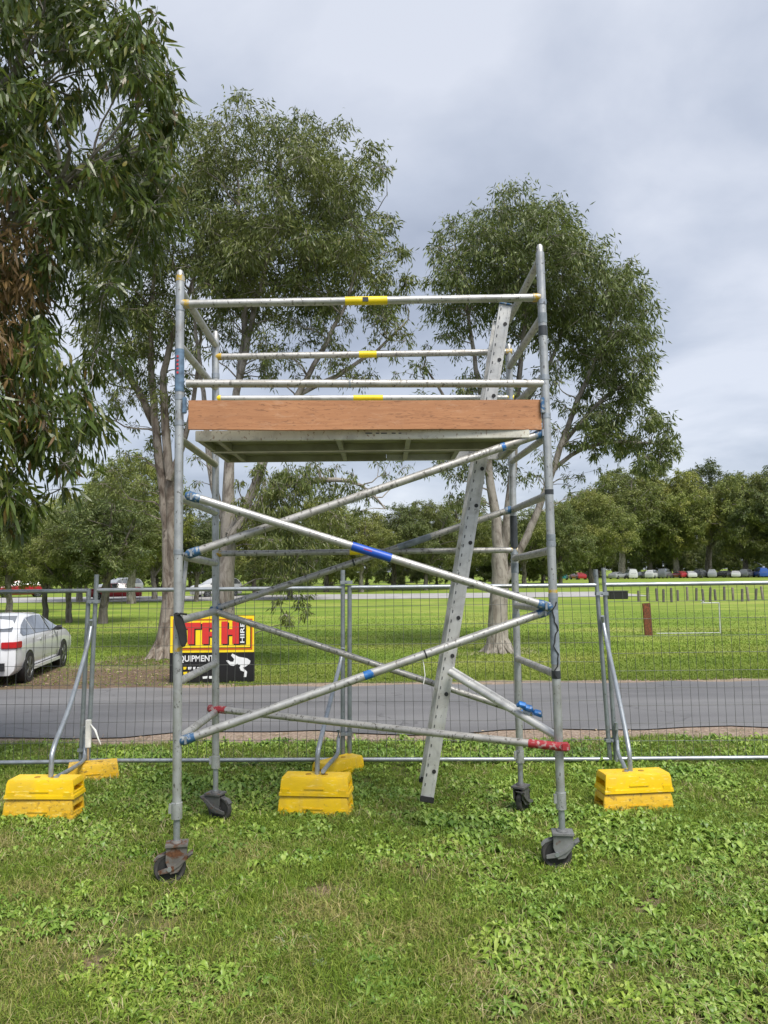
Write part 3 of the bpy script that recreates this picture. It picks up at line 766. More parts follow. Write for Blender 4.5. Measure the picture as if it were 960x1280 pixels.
# --- twin-stemmed gum behind the scaffold's outer post
t = Tree(21); Y = 21.0; s = Y / F
t.stem(P(Y, (205, 824), (208, 805), (212, 765), (213, 700), (205, 620), (195, 540), (189, 450), (192, 350), (202, 225)), [x * s / 2 for x in (38.6, 26.0, 21.8, 18.5, 12.6, 10.1, 7.6, 5.0, 2.5)], 0.35, 14, 0.012)
t.stem(P(Y - .1, (217, 735), (216, 690), (213, 610), (206, 520), (207, 450), (232, 380), (255, 300)), [x * s / 2 for x in (8, 14, 12, 10, 8, 6, 3)], 0.35, 10, 0.012)
t.stem(P(Y + .2, (193, 530), (170, 485), (146, 455), (115, 435)), [x * s / 2 for x in (11, 9, 6, 3)], 0.3, 8, 0.012)
t.stem(P(Y - .3, (211, 600), (232, 545), (246, 470), (252, 400)), [x * s / 2 for x in (9, 7, 5, 3)], 0.3, 8, 0.012)
polyA = [(225, 130), (262, 152), (300, 210), (318, 300), (300, 380), (262, 420), (238, 440), (215, 430), (196, 455), (160, 470), (120, 460), (98, 420), (90, 330), (110, 220), (170, 150)]
crown_fill(t, polyA, Y, 2.2, 150, 0.85, 350, 0.18, 0.040, 0.6, rt=0.008, limb=0.07, tw=11)
crown_fill(t, [(100, 470), (190, 455), (240, 440), (235, 540), (200, 560), (140, 520), (110, 560), (90, 540)], Y, 1.2, 26, 0.5, 150, 0.16, 0.034, 0.7, rt=0.007, limb=0.03, tw=8, flat=1.1)
crown_fill(t, [(150, 560), (190, 545), (200, 600), (185, 640), (150, 640), (120, 610)], Y, 0.9, 14, 0.5, 170, 0.16, 0.034, 0.6, rt=0.007, limb=0.03)
finish(t, 'gum_tree', 'twin stemmed gum tree with brown base in bark mulch behind scaffold end post', tuple(gxy(205, Y)), M['bark_warm'], M['leaf_a'])

# --- pale gum directly behind the sign, crown over the guard rails
t = Tree(31); Y = 19.5; s = Y / F
t.stem(P(Y, (281, 838), (282, 800), (283, 730), (285, 650), (287, 580), (296, 490), (318, 390), (342, 290), (352, 200)), [x * s / 2 for x in (35.3, 23.5, 20.2, 17.6, 12.6, 9.2, 6.7, 4.2, 1.7)], 0.35, 14, 0.012)
t.stem(P(Y - .2, (287, 668), (318, 610), (338, 560), (368, 500), (402, 440), (440, 360), (455, 280)), [x * s / 2 for x in (11, 12, 10, 8, 6, 4, 2)], 0.35, 10, 0.015)
t.stem(P(Y - .3, (288, 672), (306, 648), (342, 614), (382, 602), (420, 600), (452, 608), (482, 636)), [x * s / 2 for x in (11, 10, 9, 7, 6, 4, 2)], 0.3, 8, 0.01)
t.stem(P(Y + .2, (283, 665), (268, 610), (260, 560), (254, 490), (243, 400), (240, 320)), [x * s / 2 for x in (9, 10, 8, 6, 4, 2)], 0.35, 9, 0.012)
t.stem(P(Y + .2, (300, 470), (306, 400), (300, 320), (298, 230)), [x * s / 2 for x in (10, 8, 6, 3)], 0.35, 8, 0.012)
t.stem(P(Y - .1, (370, 495), (420, 470), (470, 440), (510, 400)), [x * s / 2 for x in (7, 6, 4, 2)], 0.35, 8, 0.012)
polyB = [(240, 190), (288, 142), (325, 128), (345, 140), (372, 160), (400, 146), (425, 152), (452, 180), (478, 200), (488, 240), (486, 290), (510, 325), (524, 345), (512, 385), (470, 400), (420, 395), (380, 410), (330, 400), (290, 385), (245, 400), (228, 300)]
crown_fill(t, polyB, Y, 2.4, 170, 0.82, 345, 0.175, 0.038, 0.6, holes=((345, 345, 20), (300, 330, 10), (430, 375, 18), (322, 370, 10)), rt=0.008, limb=0.06, tw=11)
crown_fill(t, [(240, 400), (330, 400), (420, 395), (510, 385), (520, 420), (470, 470), (430, 490), (380, 470), (330, 480), (280, 455), (240, 470)], Y, 1.5, 56, 0.52, 120, 0.16, 0.034, 0.6, holes=((390, 440, 25), (440, 430, 20), (300, 440, 12)), rt=0.007, limb=0.03, tw=9, flat=1.0)
crown_fill(t, [(300, 590), (360, 570), (440, 590), (470, 620), (440, 650), (400, 690), (385, 760), (372, 792), (350, 770), (335, 700), (310, 680), (290, 640)], Y - .5, 1.0, 76, 0.5, 190, 0.155, 0.032, 0.5, holes=((425, 625, 12),), rt=0.007, limb=0.025, droop=1.2, flat=0.9)
crown_fill(t, [(380, 560), (520, 560), (540, 590), (500, 600), (400, 590)], Y, .8, 9, 0.45, 60, 0.15, 0.032, 0.6, rt=0.006, limb=0.02)
crown_fill(t, [(235, 560), (262, 540), (258, 620), (240, 640)], Y, .5, 5, 0.4, 60, 0.15, 0.032, 0.6, rt=0.006, limb=0.02)
finish(t, 'gum_tree', 'pale stemmed gum tree behind the yellow and black sign, low foliage hanging in front', tuple(gxy(281, Y)), M['bark'], M['leaf_a'])

# --- round-crowned gum behind the ladder
t = Tree(41); Y = 21.5; s = Y / F
t.stem(P(Y, (622, 822), (622, 806), (623, 765), (625, 700), (620, 650), (612, 595), (606, 520), (590, 430), (578, 330)), [x * s / 2 for x in (43.7, 27.7, 23.5, 20.2, 12.6, 10.1, 7.6, 5.0, 2.5)], 0.35, 14, 0.012)
t.stem(P(Y - .1, (626, 722), (634, 650), (641, 590), (645, 520), (652, 440), (662, 340), (660, 270)), [x * s / 2 for x in (9, 12, 10, 8, 6, 5, 3)], 0.35, 10, 0.012)
t.stem(P(Y - .1, (626, 738), (650, 690), (672, 640), (695, 575), (722, 500), (758, 420), (775, 360)), [x * s / 2 for x in (7, 10, 9, 8, 6, 4, 2)], 0.35, 10, 0.012)
t.stem(P(Y + .1, (688, 590), (730, 560), (775, 552), (825, 556)), [x * s / 2 for x in (6, 5, 4, 2)], 0.35, 8, 0.012)
t.stem(P(Y + .2, (613, 600), (585, 545), (558, 500), (530, 455)), [x * s / 2 for x in (6, 5, 4, 2)], 0.35, 8, 0.012)
t.stem(P(Y + .2, (645, 520), (690, 450), (710, 380), (705, 310)), [x * s / 2 for x in (6, 5, 4, 2)], 0.35, 8, 0.012)
t.stem(P(Y, (700, 560), (752, 500), (800, 470)), [x * s / 2 for x in (6, 5, 2)], 0.35, 8, 0.012)
polyC = [(532, 330), (548, 288), (585, 268), (612, 248), (634, 236), (660, 250), (692, 256), (722, 288), (752, 322), (790, 338), (804, 368), (816, 402), (808, 440), (814, 475), (790, 500), (740, 480), (700, 430), (660, 420), (600, 410), (555, 412), (528, 385)]
crown_fill(t, polyC, Y, 2.6, 160, 0.88, 370, 0.185, 0.040, 0.6, holes=((600, 395, 14), (560, 400, 8)), rt=0.008, limb=0.06, tw=11)
crown_fill(t, [(740, 470), (812, 470), (830, 515), (848, 550), (842, 585), (800, 592), (760, 560), (735, 580), (705, 560), (712, 500)], Y, 1.6, 52, 0.6, 260, 0.175, 0.040, 0.55, holes=((735, 545, 12),), rt=0.007, limb=0.03, tw=9)
crown_fill(t, [(490, 470), (540, 420), (620, 420), (700, 430), (715, 500), (700, 590), (650, 610), (600, 600), (560, 610), (520, 560), (490, 510)], Y, 1.6, 85, 0.5, 105, 0.16, 0.036, 0.5, holes=((540, 470, 14), (590, 450, 14), (660, 480, 12), (560, 520, 12)), rt=0.007, limb=0.025, tw=9, flat=1.0)
crown_fill(t, [(545, 590), (600, 580), (600, 640), (570, 650)], Y, .6, 8, 0.45, 110, 0.16, 0.034, 0.6, rt=0.007, limb=0.02, droop=1.2)
crown_fill(t, [(700, 590), (760, 575), (770, 610), (720, 625)], Y, .6, 7, 0.45, 80, 0.16, 0.034, 0.6, rt=0.007, limb=0.02)
finish(t, 'gum_tree', 'round crowned gum tree standing alone on the grass behind the ladder', tuple(gxy(622, Y)), M['bark'], M['leaf_b'])

# --- trees of the far park: a few kinds, each copied to its own spot
def far_kind(seed, H, spread, low, nclump, per, L, W, forks, leafm, bark):
    nclump = int(nclump * 1.6); per = int(per * 1.9); L *= 0.74; W *= 0.82
    t = Tree(seed); r = t.rs
    tr = 0.026 * H
    top = Vector((r.randn() * 0.04 * H, r.randn() * 0.04 * H, 0.85 * H))
    t.stem([(0, 0, -0.2), (0, 0, 0.1 * H), (0.02 * H * r.randn(), 0.02 * H * r.randn(), 0.35 * H), (top.x * .6, top.y * .6, 0.6 * H), top], [tr * 1.25, tr, tr * .75, tr * .45, tr * .15], 0.06 * H, 8, 0.004 * H)
    for i in range(forks):
        a = r.rand() * 6.28; h0 = (0.18 + 0.25 * r.rand()) * H
        e = Vector((math.cos(a), math.sin(a), 0)) * spread * H * (0.5 + .3 * r.rand())
        t.stem([(0, 0, h0), e * 0.5 + Vector((0, 0, h0 + .18 * H)), e + Vector((0, 0, h0 + .42 * H))], [tr * .55, tr * .38, tr * .12], 0.07 * H, 6, 0.004 * H)
    cs = []
    tries = 0
    while len(cs) < nclump and tries < 6000:
        tries += 1
        u = unit(r.randn(1, 3))[0] * r.rand() ** 0.4
        zc = low + (1 - low) * (0.5 + 0.5 * u[2])
        wdt = spread * (0.55 + 0.45 * math.sin(math.pi * min(1, max(0, (zc - low) / (1 - low))) ** 0.8))
        c = Vector((u[0] * wdt * H, u[1] * wdt * H, zc * H * 0.96))
        if any((c - d).length < 0.07 * H for d in cs): continue
        cs.append(c)
    cs.sort(key=lambda c: c.z)
    for c in cs:
        t.limb_to(c, tr * .35, 4)
        t.spray(c, (0.075 + 0.04 * r.rand()) * H, int(per * (.6 + .8 * r.rand())), L * H, W * H, 0.5, 7, 0.0016 * H, False, 0.72)
    root = bpy.data.objects.new('far_gum_tree', None); COL.objects.link(root); ORG[root.name] = Vector((0, 0, 0))
    mb, crown = t.meshes(bark, leafm)
    mb.build('trunk', bark, root); link('crown', crown, root)
    return root
KINDS = [far_kind(106, 10, 0.55, 0.02, 100, 130, 0.036, 0.011, 2, M['leaf_far2'], M['bark_dark']),
         far_kind(101, 10, 0.40, 0.22, 80, 150, 0.032, 0.0085, 3, M['leaf_far1'], M['bark']),
         far_kind(102, 10, 0.34, 0.30, 62, 150, 0.032, 0.0085, 4, M['leaf_far2'], M['bark_dark']),
         far_kind(103, 10, 0.46, 0.16, 88, 150, 0.034, 0.009, 3, M['leaf_far1'], M['bark_dark']),
         far_kind(104, 10, 0.30, 0.36, 50, 150, 0.032, 0.0085, 4, M['leaf_far2'], M['bark']),
         far_kind(105, 10, 0.42, 0.10, 96, 160, 0.034, 0.009, 2, M['leaf_far2'], M['bark_dark'])]
FAR = [  # px of the trunk, distance, height, kind, label
    (-50, 40, 7.0, 3, 'dark far gum just past the picture edge beyond the white car'),
    (12, 46, 5.6, 0, 'olive far gum behind the boot of the white car'),
    (58, 38, 5.5, 1, 'bushy dark gum with forked trunk behind the white car roof'),
    (87, 37, 4.8, 1, 'gum with dark stout trunk between white car and first fence joint'),
    (130, 36, 6.3, 1, 'broad dark gum with leaning trunk just past the first fence joint'),
    (100, 62, 8.8, 0, 'tall olive gum far back above the first fence joint'),
    (165, 58, 10.7, 0, 'tall yellowish gum behind the twin stemmed tree, nearest its mulch'),
    (193, 66, 6.6, 3, 'far gum seen just beside the twin stems at fence rail height'),
    (246, 60, 6.7, 1, 'far gum between twin stemmed tree and the sign tree'),
    (318, 72, 8.0, 2, 'wide far gum just past the pale stem of the sign tree'),
    (362, 62, 6.8, 4, 'low bushy gum behind the hanging foliage of the sign tree'),
    (408, 80, 9.6, 2, 'olive gum behind the middle fence joint, left of the blue tape'),
    (452, 78, 7.8, 0, 'far gum straight below the blue tape of the long brace'),
    (492, 84, 8.8, 1, 'slim far gum between the blue tape and the ladder'),
    (532, 82, 9.2, 2, 'wide far gum close beside the ladder on its open side'),
    (578, 86, 9.8, 0, 'olive far gum right behind the ladder foot rail'),
    (655, 88, 8.8, 1, 'far gum between ladder tree and the taller scaffold end'),
    (700, 92, 9.6, 4, 'dark far gum immediately outside the taller scaffold end'),
    (738, 98, 11.4, 2, 'far gum behind the right hand fence joint'),
    (778, 146, 19.7, 0, 'tall olive gum behind the white parked cars'),
    (812, 150, 21.2, 4, 'tallest dense gum behind the middle of the parked cars'),
    (846, 148, 19.2, 0, 'tall gum with pale crown next to the open trunked gum'),
    (886, 154, 20.9, 3, 'open gum with bare pale trunk and sky showing under its crown'),
    (932, 142, 18.6, 2, 'wide olive gum at the far end of the parked cars'),
    (978, 138, 19.2, 4, 'dark gum cut by the picture edge above the fence'),
    (1035, 140, 18.7, 0, 'far gum standing past the picture edge beyond the parked cars'),
    (30, 92, 9.5, 4, 'dark gum in back row above the white car'),
    (205, 98, 9.0, 2, 'gum in back row seen through the twin stems'),
    (275, 100, 9.0, 4, 'gum in back row seen past the pale sign tree stem'),
    (350, 112, 9.6, 0, 'gum in back row above the hanging foliage'),
    (430, 116, 8.4, 4, 'gum in back row filling the gap at the middle fence joint'),
    (515, 120, 8.6, 4, 'gum in back row filling the gap beside the ladder'),
    (612, 122, 9.6, 4, 'gum in back row behind the ladder tree trunk'),
    (680, 128, 10.5, 2, 'gum in back row between scaffold end posts'),
    (735, 180, 19.1, 4, 'gum in last row behind the right hand fence joint'),
    (795, 195, 18.9, 1, 'gum in last row glimpsed between the two tallest crowns'),
    (858, 200, 13.9, 4, 'low gum in last row beside the bare pale trunk'),
    (912, 185, 12.9, 4, 'low dark gum in last row under the wide olive crown'),
    (960, 190, 17.9, 1, 'gum in last row near the edge beyond the parked cars')]
HEDGE = ((-90, 'past the picture edge'), (-30, 'behind the hidden car boot'), (18, 'over the white car roof'), (62, 'past the white car bonnet'), (108, 'at the first fence joint'),
         (152, 'before the twin stems'), (196, 'through the twin stems'), (238, 'between post and sign tree'), (282, 'straight above the sign'), (326, 'just past the sign tree stem'),
         (370, 'behind the hanging foliage'), (414, 'at the middle fence joint'), (458, 'below the blue tape'), (502, 'in the gap before the ladder'), (546, 'touching the ladder edge'),
         (590, 'just past the ladder'), (634, 'behind the ladder tree'), (678, 'between scaffold end posts'), (716, 'at the red parked car'), (748, 'at the last fence joint'),
         (784, 'at the white van'), (818, 'above the rusty post'), (852, 'over the small red car'), (886, 'over the black wagon'), (920, 'below the wide olive gum'), (958, 'at the blue van'))
for i_, (px_, lb_) in enumerate(HEDGE):
    Y_ = (99 + 7 * math.sin(i_ * 2.3)) if px_ < 700 else 172 + 9 * math.sin(i_ * 2.3)
    FAR.append((px_, Y_, (6.6 if px_ < 700 else 10) + 1.1 * math.sin(i_ * 1.3), -1, 'low bushy dark gum closing the park edge, %s' % lb_))
for i, (px, Y, H, k, lab) in enumerate(FAR):
    o = copy_tree(KINDS[k + 1]); o.location = gxy(px, Y)
    q = H / 10.0 * 1.13; o.scale = (q * (1.0 + 0.12 * math.sin(i * 2.1)), q * (1.0 + 0.12 * math.sin(i * 2.1)), q)
    o.rotation_euler.z = i * 1.93
    tag(o, lab, 'tree', 'far trees of the park')
for k in KINDS:
    for c in list(k.children): bpy.data.objects.remove(c)
    bpy.data.objects.remove(k)

# ------------------------------------------------------------------ scaffold tower
TR = 0.0250
YFL, YFR, YBL, YBR = 4.40, 4.55, 5.46, 5.55
tower = thing('scaffold_tower', 'tall mobile aluminium scaffold tower with wooden toe board standing on the lawn', 'scaffold', (0.0, 4.8, 0))
def tubes(name, m, *segs, r=TR, parent=None, n=14):
    b = MB()
    for a, c in segs: b.tube(a, c, r, n)
    return b.build(name, m, parent or tower)
def sleeve(name, m, a, b, t0, t1, r, parent):
    a, b = Vector(a), Vector(b)
    return MB().tube(a + (b - a) * t0, a + (b - a) * t1, r, 14).build(name, m, parent)
FL = lambda y: at(225.2 - 4.4 * (y - 342) / 708.0, y, YFL)
FR = lambda y: at(674.5 + 28 * (y - 307) / 728.0, y, YFR)
BL = lambda y: at(269.5, y, YBL)
BR = lambda y: at(636 + 15 * (y - 440) / 545.0, y, YBR)
# standards (corner posts)
def standard(fn, ytop, ysp, joints, ycollar, yjack, rj=0.0185):
    b = MB(); b.tube(fn(ysp), fn(ycollar[0]), TR)
    p = b.build('corner_post', M['alu_post'], tower)
    if ytop < ysp: MB().path([fn(ytop), fn(ytop + 3), fn(ysp + 6)], [0.012, 0.0205, 0.0205], 12).build('spigot', M['alu'], p)
    for y in joints:
        MB().tube(fn(y - 3.0), fn(y + 3.0), TR + 0.0028).build('joint_ring', M['galv'], p)
    c = MB(); c.tube(fn(ycollar[0]), fn(ycollar[1]), 0.0305, 16)
    d = (fn(ycollar[0]) + fn(ycollar[1])) / 2
    c.box(d + Vector((-0.034, -0.006, 0.012)), (0.016, 0.02, 0.05))
    c.build('leg_collar', M['alu_post'], p)
    MB().tube(fn(ycollar[1] - 4), fn(yjack), rj).build('jack_leg', M['galv'], p)
    return p
pFL = standard(FL, 338, 350, (386, 497, 529, 690), (1003, 1023), 1052)
pFR = standard(FR, 306, 316, (378, 472, 520, 680, 745), (990, 1011), 1037)
pBL = standard(BL, 414, 424, (470, 640, 705), (945, 960), 989)
pBR = standard(BR, 430, 438, (497, 690, 770), (938, 953), 980)
# sleeves and stickers on the posts
sleeve('label_sticker', M['blue_label'], FL(437), FL(490), 0, 1, TR + 0.0018, pFL)
st = MB()
for y in (447, 452, 457, 462, 467):
    a = FL(y); st.box(a + Vector((-0.004, -TR - 0.0028, 0)), (0.011, 0.003, 0.012))
st.build('sticker_letters', plain('sticker_red', (0.5, 0.04, 0.05), 0.5), pFL)
for y0, y1, m in ((392, 404, 'grey_tape'), (408, 420, 'black_tape'), (612, 618, 'black_tape'), (668, 676, 'grey_tape'), (748, 762, 'galv_dark'), (762, 830, 'grey_tape'), (838, 848, 'black_tape')):
    sleeve('tape_wrap', M[m], FR(y0), FR(y1), 0, 1, TR + 0.0018, pFR)
for y0, y1, m in ((645, 686, 'black_tape'), (704, 716, 'grey_tape'), (740, 748, 'black_tape')):
    sleeve('tape_wrap', M[m], BR(y0), BR(y1), 0, 1, TR + 0.0018, pBR)
sleeve('yellow_band', M['yellow_clip'], FL(806), FL(814), 0, 1, TR + 0.0015, pFL)
sleeve('yellow_band', M['yellow_clip'], FL(345), FL(352), 0, 1, TR + 0.0012, pFL)
sleeve('orange_band', M['yellow_clip'], FR(737), FR(741), 0, 1, TR + 0.0015, pFR)
# black marks and tape drips on the taller front post, modelled as a bead
b = MB()
cp = [FR(y) + Vector((0.012 * math.sin(y * 0.17) + 0.006 * math.sin(y * .41), -TR - 0.004, 0)) for y in range(752, 852, 5)]
b.path(cp, 0.0035, 6); b.build('black_drips', M['black'], pFR)
# end-frame rungs
def rung(fa, ya, fb, yb, m='alu'):
    return tubes('end_rung', M[m], (fa(ya), fb(yb)), r=0.0235)
for ya, yb in ((362, 432), (432, 485), (622, 641), (694, 704), (776, 764), (853, 829), (925, 890)): rung(FL, ya, BL, yb)
for ya, yb in ((324, 402), (396, 459), (470, 512), (618, 637), (688, 698), (762, 757), (843, 823)): rung(FR, ya, BR, yb, 'alu_brace')
# vertical in-fill struts of the end frames, near the back posts
tubes('end_strut', M['alu'], (at(233, 698, 4.64), at(226, 775, 4.59)), r=0.012)
# guard rails
def rail(name, m, a, b, endm=None, r=0.0235, ends=(1, 1)):
    o = tubes(name, m, (a, b), r=r)
    d = (b - a).normalized()
    if endm:
        if ends[0]: MB().tube(a - d * 0.010, a + d * 0.036, r + 0.0025).build('end_clip', endm, o)
        if ends[1]: MB().tube(b + d * 0.010, b - d * 0.036, r + 0.0025).build('end_clip', endm, o)
    return o
g1 = rail('guard_rail', M['alu'], at(229, 380, YFL), at(673, 372, YFR), M['yellow_clip'])
a_, b_ = at(229, 380, YFL), at(673, 372, YFR)
yt = sleeve('yellow_tape', M['yellow_tape'], a_, b_, 0.447, 0.566, 0.0255, g1)
mid = a_ + (b_ - a_) * 0.505
MB().box(mid + Vector((0, -0.0257, 0)), (0.035, 0.004, 0.026)).build('tape_print', M['black_tape'], yt)
g2 = rail('guard_rail', M['alu_brace'], at(233, 479.5, YFL), at(679, 479.5, YFR))
sleeve('wire_tie', M['grey_tape'], at(233, 479.5, YFL), at(679, 479.5, YFR), 0.448, 0.452, 0.0265, g2)
g3 = rail('guard_rail', M['alu_brace'], at(271, 446, YBL), at(638, 440, YBR), M['yellow_clip'])
sleeve('yellow_tape', M['yellow_tape'], at(271, 446, YBL), at(638, 440, YBR), 0.48, 0.54, 0.025, g3)
g4 = rail('guard_rail', M['ladder'], at(270, 498, YBL), at(640, 497, YBR), M['yellow_tape'], 0.02)
sleeve('yellow_tape', M['yellow_tape'], at(270, 498, YBL), at(640, 497, YBR), 0.46, 0.56, 0.0215, g4)
h1 = rail('ledger_tube', M['alu_brace'], at(271, 692, YBL), at(645, 687.5, YBR), M['yellow_clip'], 0.021)
sleeve('yellow_tape', M['yellow_tape'], at(271, 692, YBL), at(645, 687.5, YBR), 0.44, 0.49, 0.0226, h1)
# diagonal braces
def brace(a, b, m='alu_brace', c0='blue_clip', c1='blue_clip', r=0.0245):
    o = tubes('diagonal_brace', M[m], (a, b), r=r); d = (b - a).normalized()
    for p, q, c in ((a, d, c0), (b, -d, c1)):
        if c:
            MB().path([p - q * 0.03, p - q * 0.012, p + q * 0.035, p + q * 0.060], [0.014, 0.028, 0.0285, 0.0255], 12).build('brace_hook', M[c], o)
            MB().box(p + q * 0.012 + Vector((0, -0.027, 0)), (0.012, 0.014, 0.040)).build('hook_trigger', M['galv'], o)
    return o
d1 = brace(at(238, 692, YFL + .05), at(680, 541, YFR + .02))
sleeve('blue_band', M['blue_bright'], at(238, 692, YFL + .05), at(680, 541, YFR + .02), 0.875, 0.886, 0.0258, d1)
d2 = brace(at(238, 620, YFL - .03), at(684, 758, YFR - .03), 'alu')
sleeve('blue_tape', M['blue_tape'], at(238, 620, YFL - .03), at(684, 758, YFR - .03), 0.447, 0.557, 0.0262, d2)
m_ = at(462, 688.5, YFL - .056)
MB().box(m_ + Vector((-0.01, 0, 0.004)), (0.05, 0.003, 0.007), Matrix.Rotation(0.30, 3, 'Y')).build('tape_print', plain('tape_red', (0.4, 0.05, 0.1), 0.5), d2)
d3 = brace(at(231, 925, YFL), at(683, 764, YFR), 'alu')
sleeve('blue_band', M['blue_bright'], at(231, 925, YFL), at(683, 764, YFR), 0.485, 0.51, 0.0256, d3)
sleeve('black_tie', M['black'], at(231, 925, YFL), at(683, 764, YFR), 0.653, 0.657, 0.0262, d3)
tt = at(527, 818, YFR - .05)
MB().path([tt, tt + Vector((.012, 0, -.06)), tt + Vector((.018, -.003, -.12)), tt + Vector((.008, 0, -.17))], 0.0028, 6).build('cable_tie', M['white_tie'], d3)
d4 = brace(at(267, 762, YBL), at(641, 636, YBR), 'alu_brace', 'blue_clip', 'blue_clip', 0.0235)
sleeve('black_tape', M['black_tape'], at(267, 762, YBL), at(641, 636, YBR), 0.458, 0.464, 0.026, d4)
sleeve('grey_tape', M['grey_tape'], at(267, 762, YBL), at(641, 636, YBR), 0.61, 0.72, 0.0245, d4)
d5 = brace(at(270, 765, YBL - .04), at(648, 889, YBR), 'alu_brace', None, 'blue_bright', 0.0225)
# short white brace from the ladder to the taller post
d6 = tubes('ladder_brace', M['ladder'], (at(562, 840, 5.04), at(697, 921, 4.60)), r=0.024)
b = MB(); b.tube(at(566, 836, 5.09), at(650, 887, 4.80), 0.012)
b.build('ladder_brace_flange', M['ladder'], d6)
for x_, y_ in ((652, 884), (660, 888), (671, 894)):
    b = MB(); c = at(x_, y_, 4.71); b.path([c + Vector((-.03, 0, .008)), c + Vector((-.012, -.01, .02)), c + Vector((.012, -.01, .012)), c + Vector((.03, 0, -.008))], [.008, .021, .021, .009], 9)
    b.build('blue_strap', M['blue_bright'], d6)
MB().tube(at(657, 889, 4.74), at(664, 893, 4.72), 0.0275).build('brace_joint', M['galv'], d6)
# plan brace at the foot, red ends
pa, pb = at(266, 886, YBL), at(706, 934, YFR - .05)
rb = tubes('plan_brace', M['alu_brace'], (pa, pb), r=0.0225)
sleeve('red_sleeve', M['red_paint'], pa, pb, -0.012, 0.045, 0.0255, rb)
sleeve('red_sleeve', M['red_paint'], pa, pb, 0.915, 1.004, 0.0248, rb)
for p in (pa, pb): MB().box(p + Vector((0, 0, 0.004)), (0.05, 0.055, 0.042)).build('red_hook', M['red_paint'], rb, bevel=0.006)
# toe board
z1, z0 = at(234, 501, YFL - .0).z, at(234, 537.5, YFL).z
xa, xb = at(235, 520, 4.38).x, at(677, 520, 4.53).x
b = MB()
pts = [(0.0, 0.0), (0.30, -0.004), (0.42, 0.001), (0.7, 0.006), (1, 0.004)]
ptop = [(1, z1 - z0 + 0.016), (0.6, z1 - z0 + 0.006), (0, z1 - z0)]
b.prism([(u, v) for u, v in pts + ptop], lambda u, v, d: Vector((xa + (xb - xa) * u, 4.385 + 0.15 * u + d, z0 + v)), 0.0, 0.018)
toe = b.build('toe_board', M['ply'], tower, bevel=0.002)
for fn, x_ in ((FL, 233), (FR, 679)):
    p = fn(508); MB().box(Vector((p.x + (0.038 if fn is FL else -0.026), p.y - 0.028, p.z)), (0.022, 0.026, 0.095)).build('toe_board_clip', M['blue_label' if fn is FL else 'blue_clip'], toe, bevel=0.004)
# deck: two platforms side by side
zt = at(241, 538, 4.53).z - 0.003; zb = zt - 0.062
dx0, dx1 = -1.12, 0.872
def deck(y0, y1, x0, x1, front_m, back_m, hatch=None):
    o = MB()
    pz = zt - 0.012
    if hatch is None: o.box(((x0 + x1) / 2, (y0 + y1) / 2, pz), (x1 - x0 - .004, y1 - y0 - .06, 0.014))
    else:
        o.box(((x0 + hatch[0]) / 2, (y0 + y1) / 2, pz), (hatch[0] - x0 - .004, y1 - y0 - .06, 0.014))
        o.box(((x1 + hatch[1]) / 2, (y0 + y1) / 2, pz), (x1 - hatch[1] - .004, y1 - y0 - .06, 0.014))
    d = o.build('deck_panel', M['deck_under'], tower)
    for yy, mm in ((y0 + .015, front_m), (y1 - .015, back_m)):
        for (xa_, xb_, m2) in mm:
            MB().box(((xa_ + xb_) / 2, yy, (zt + zb) / 2), (xb_ - xa_, 0.030, zt - zb)).build('deck_beam', M[m2], d, bevel=0.003)
    xs_ = [x0 + .02, x0 + .13, x0 + .85, x1 - .72, x1 - .02] + (list(hatch) if hatch else [])
    for xx in xs_:
        MB().box((xx, (y0 + y1) / 2, zb + .022), (0.03, y1 - y0 - .064, 0.04)).build('deck_rib', M['deck_rib'], d)
    return d
deck(4.53, 4.96, dx0, dx1, [(dx0, dx1, 'deck_alu')], [(dx0, dx1, 'deck_rib')])
deck(5.00, 5.44, dx0, dx1, [(dx0, dx1, 'deck_rib')], [(dx0, 0.02, 'deck_rib'), (0.022, dx1, 'ladder')], hatch=(0.49, 0.83))
for x_, fa, fb in ((-1.10, FL, BL), (0.872, FR, BR)):
    ya, yb = (548, 581) if fa is FL else (546, 577)
    tubes('deck_bearer', M['deck_rib' if fa is FL else 'alu_brace'], (fa(ya), fb(yb)), r=0.022)
b = MB()
for x_, s_ in ((461, 10), (472, 5), (480, 9), (492, 6), (500, 4)): b.box(at(x_, 541.5, 4.5285), (s_ * .004, .003, .006))
b.build('beam_marks', M['black_tape'], tower)

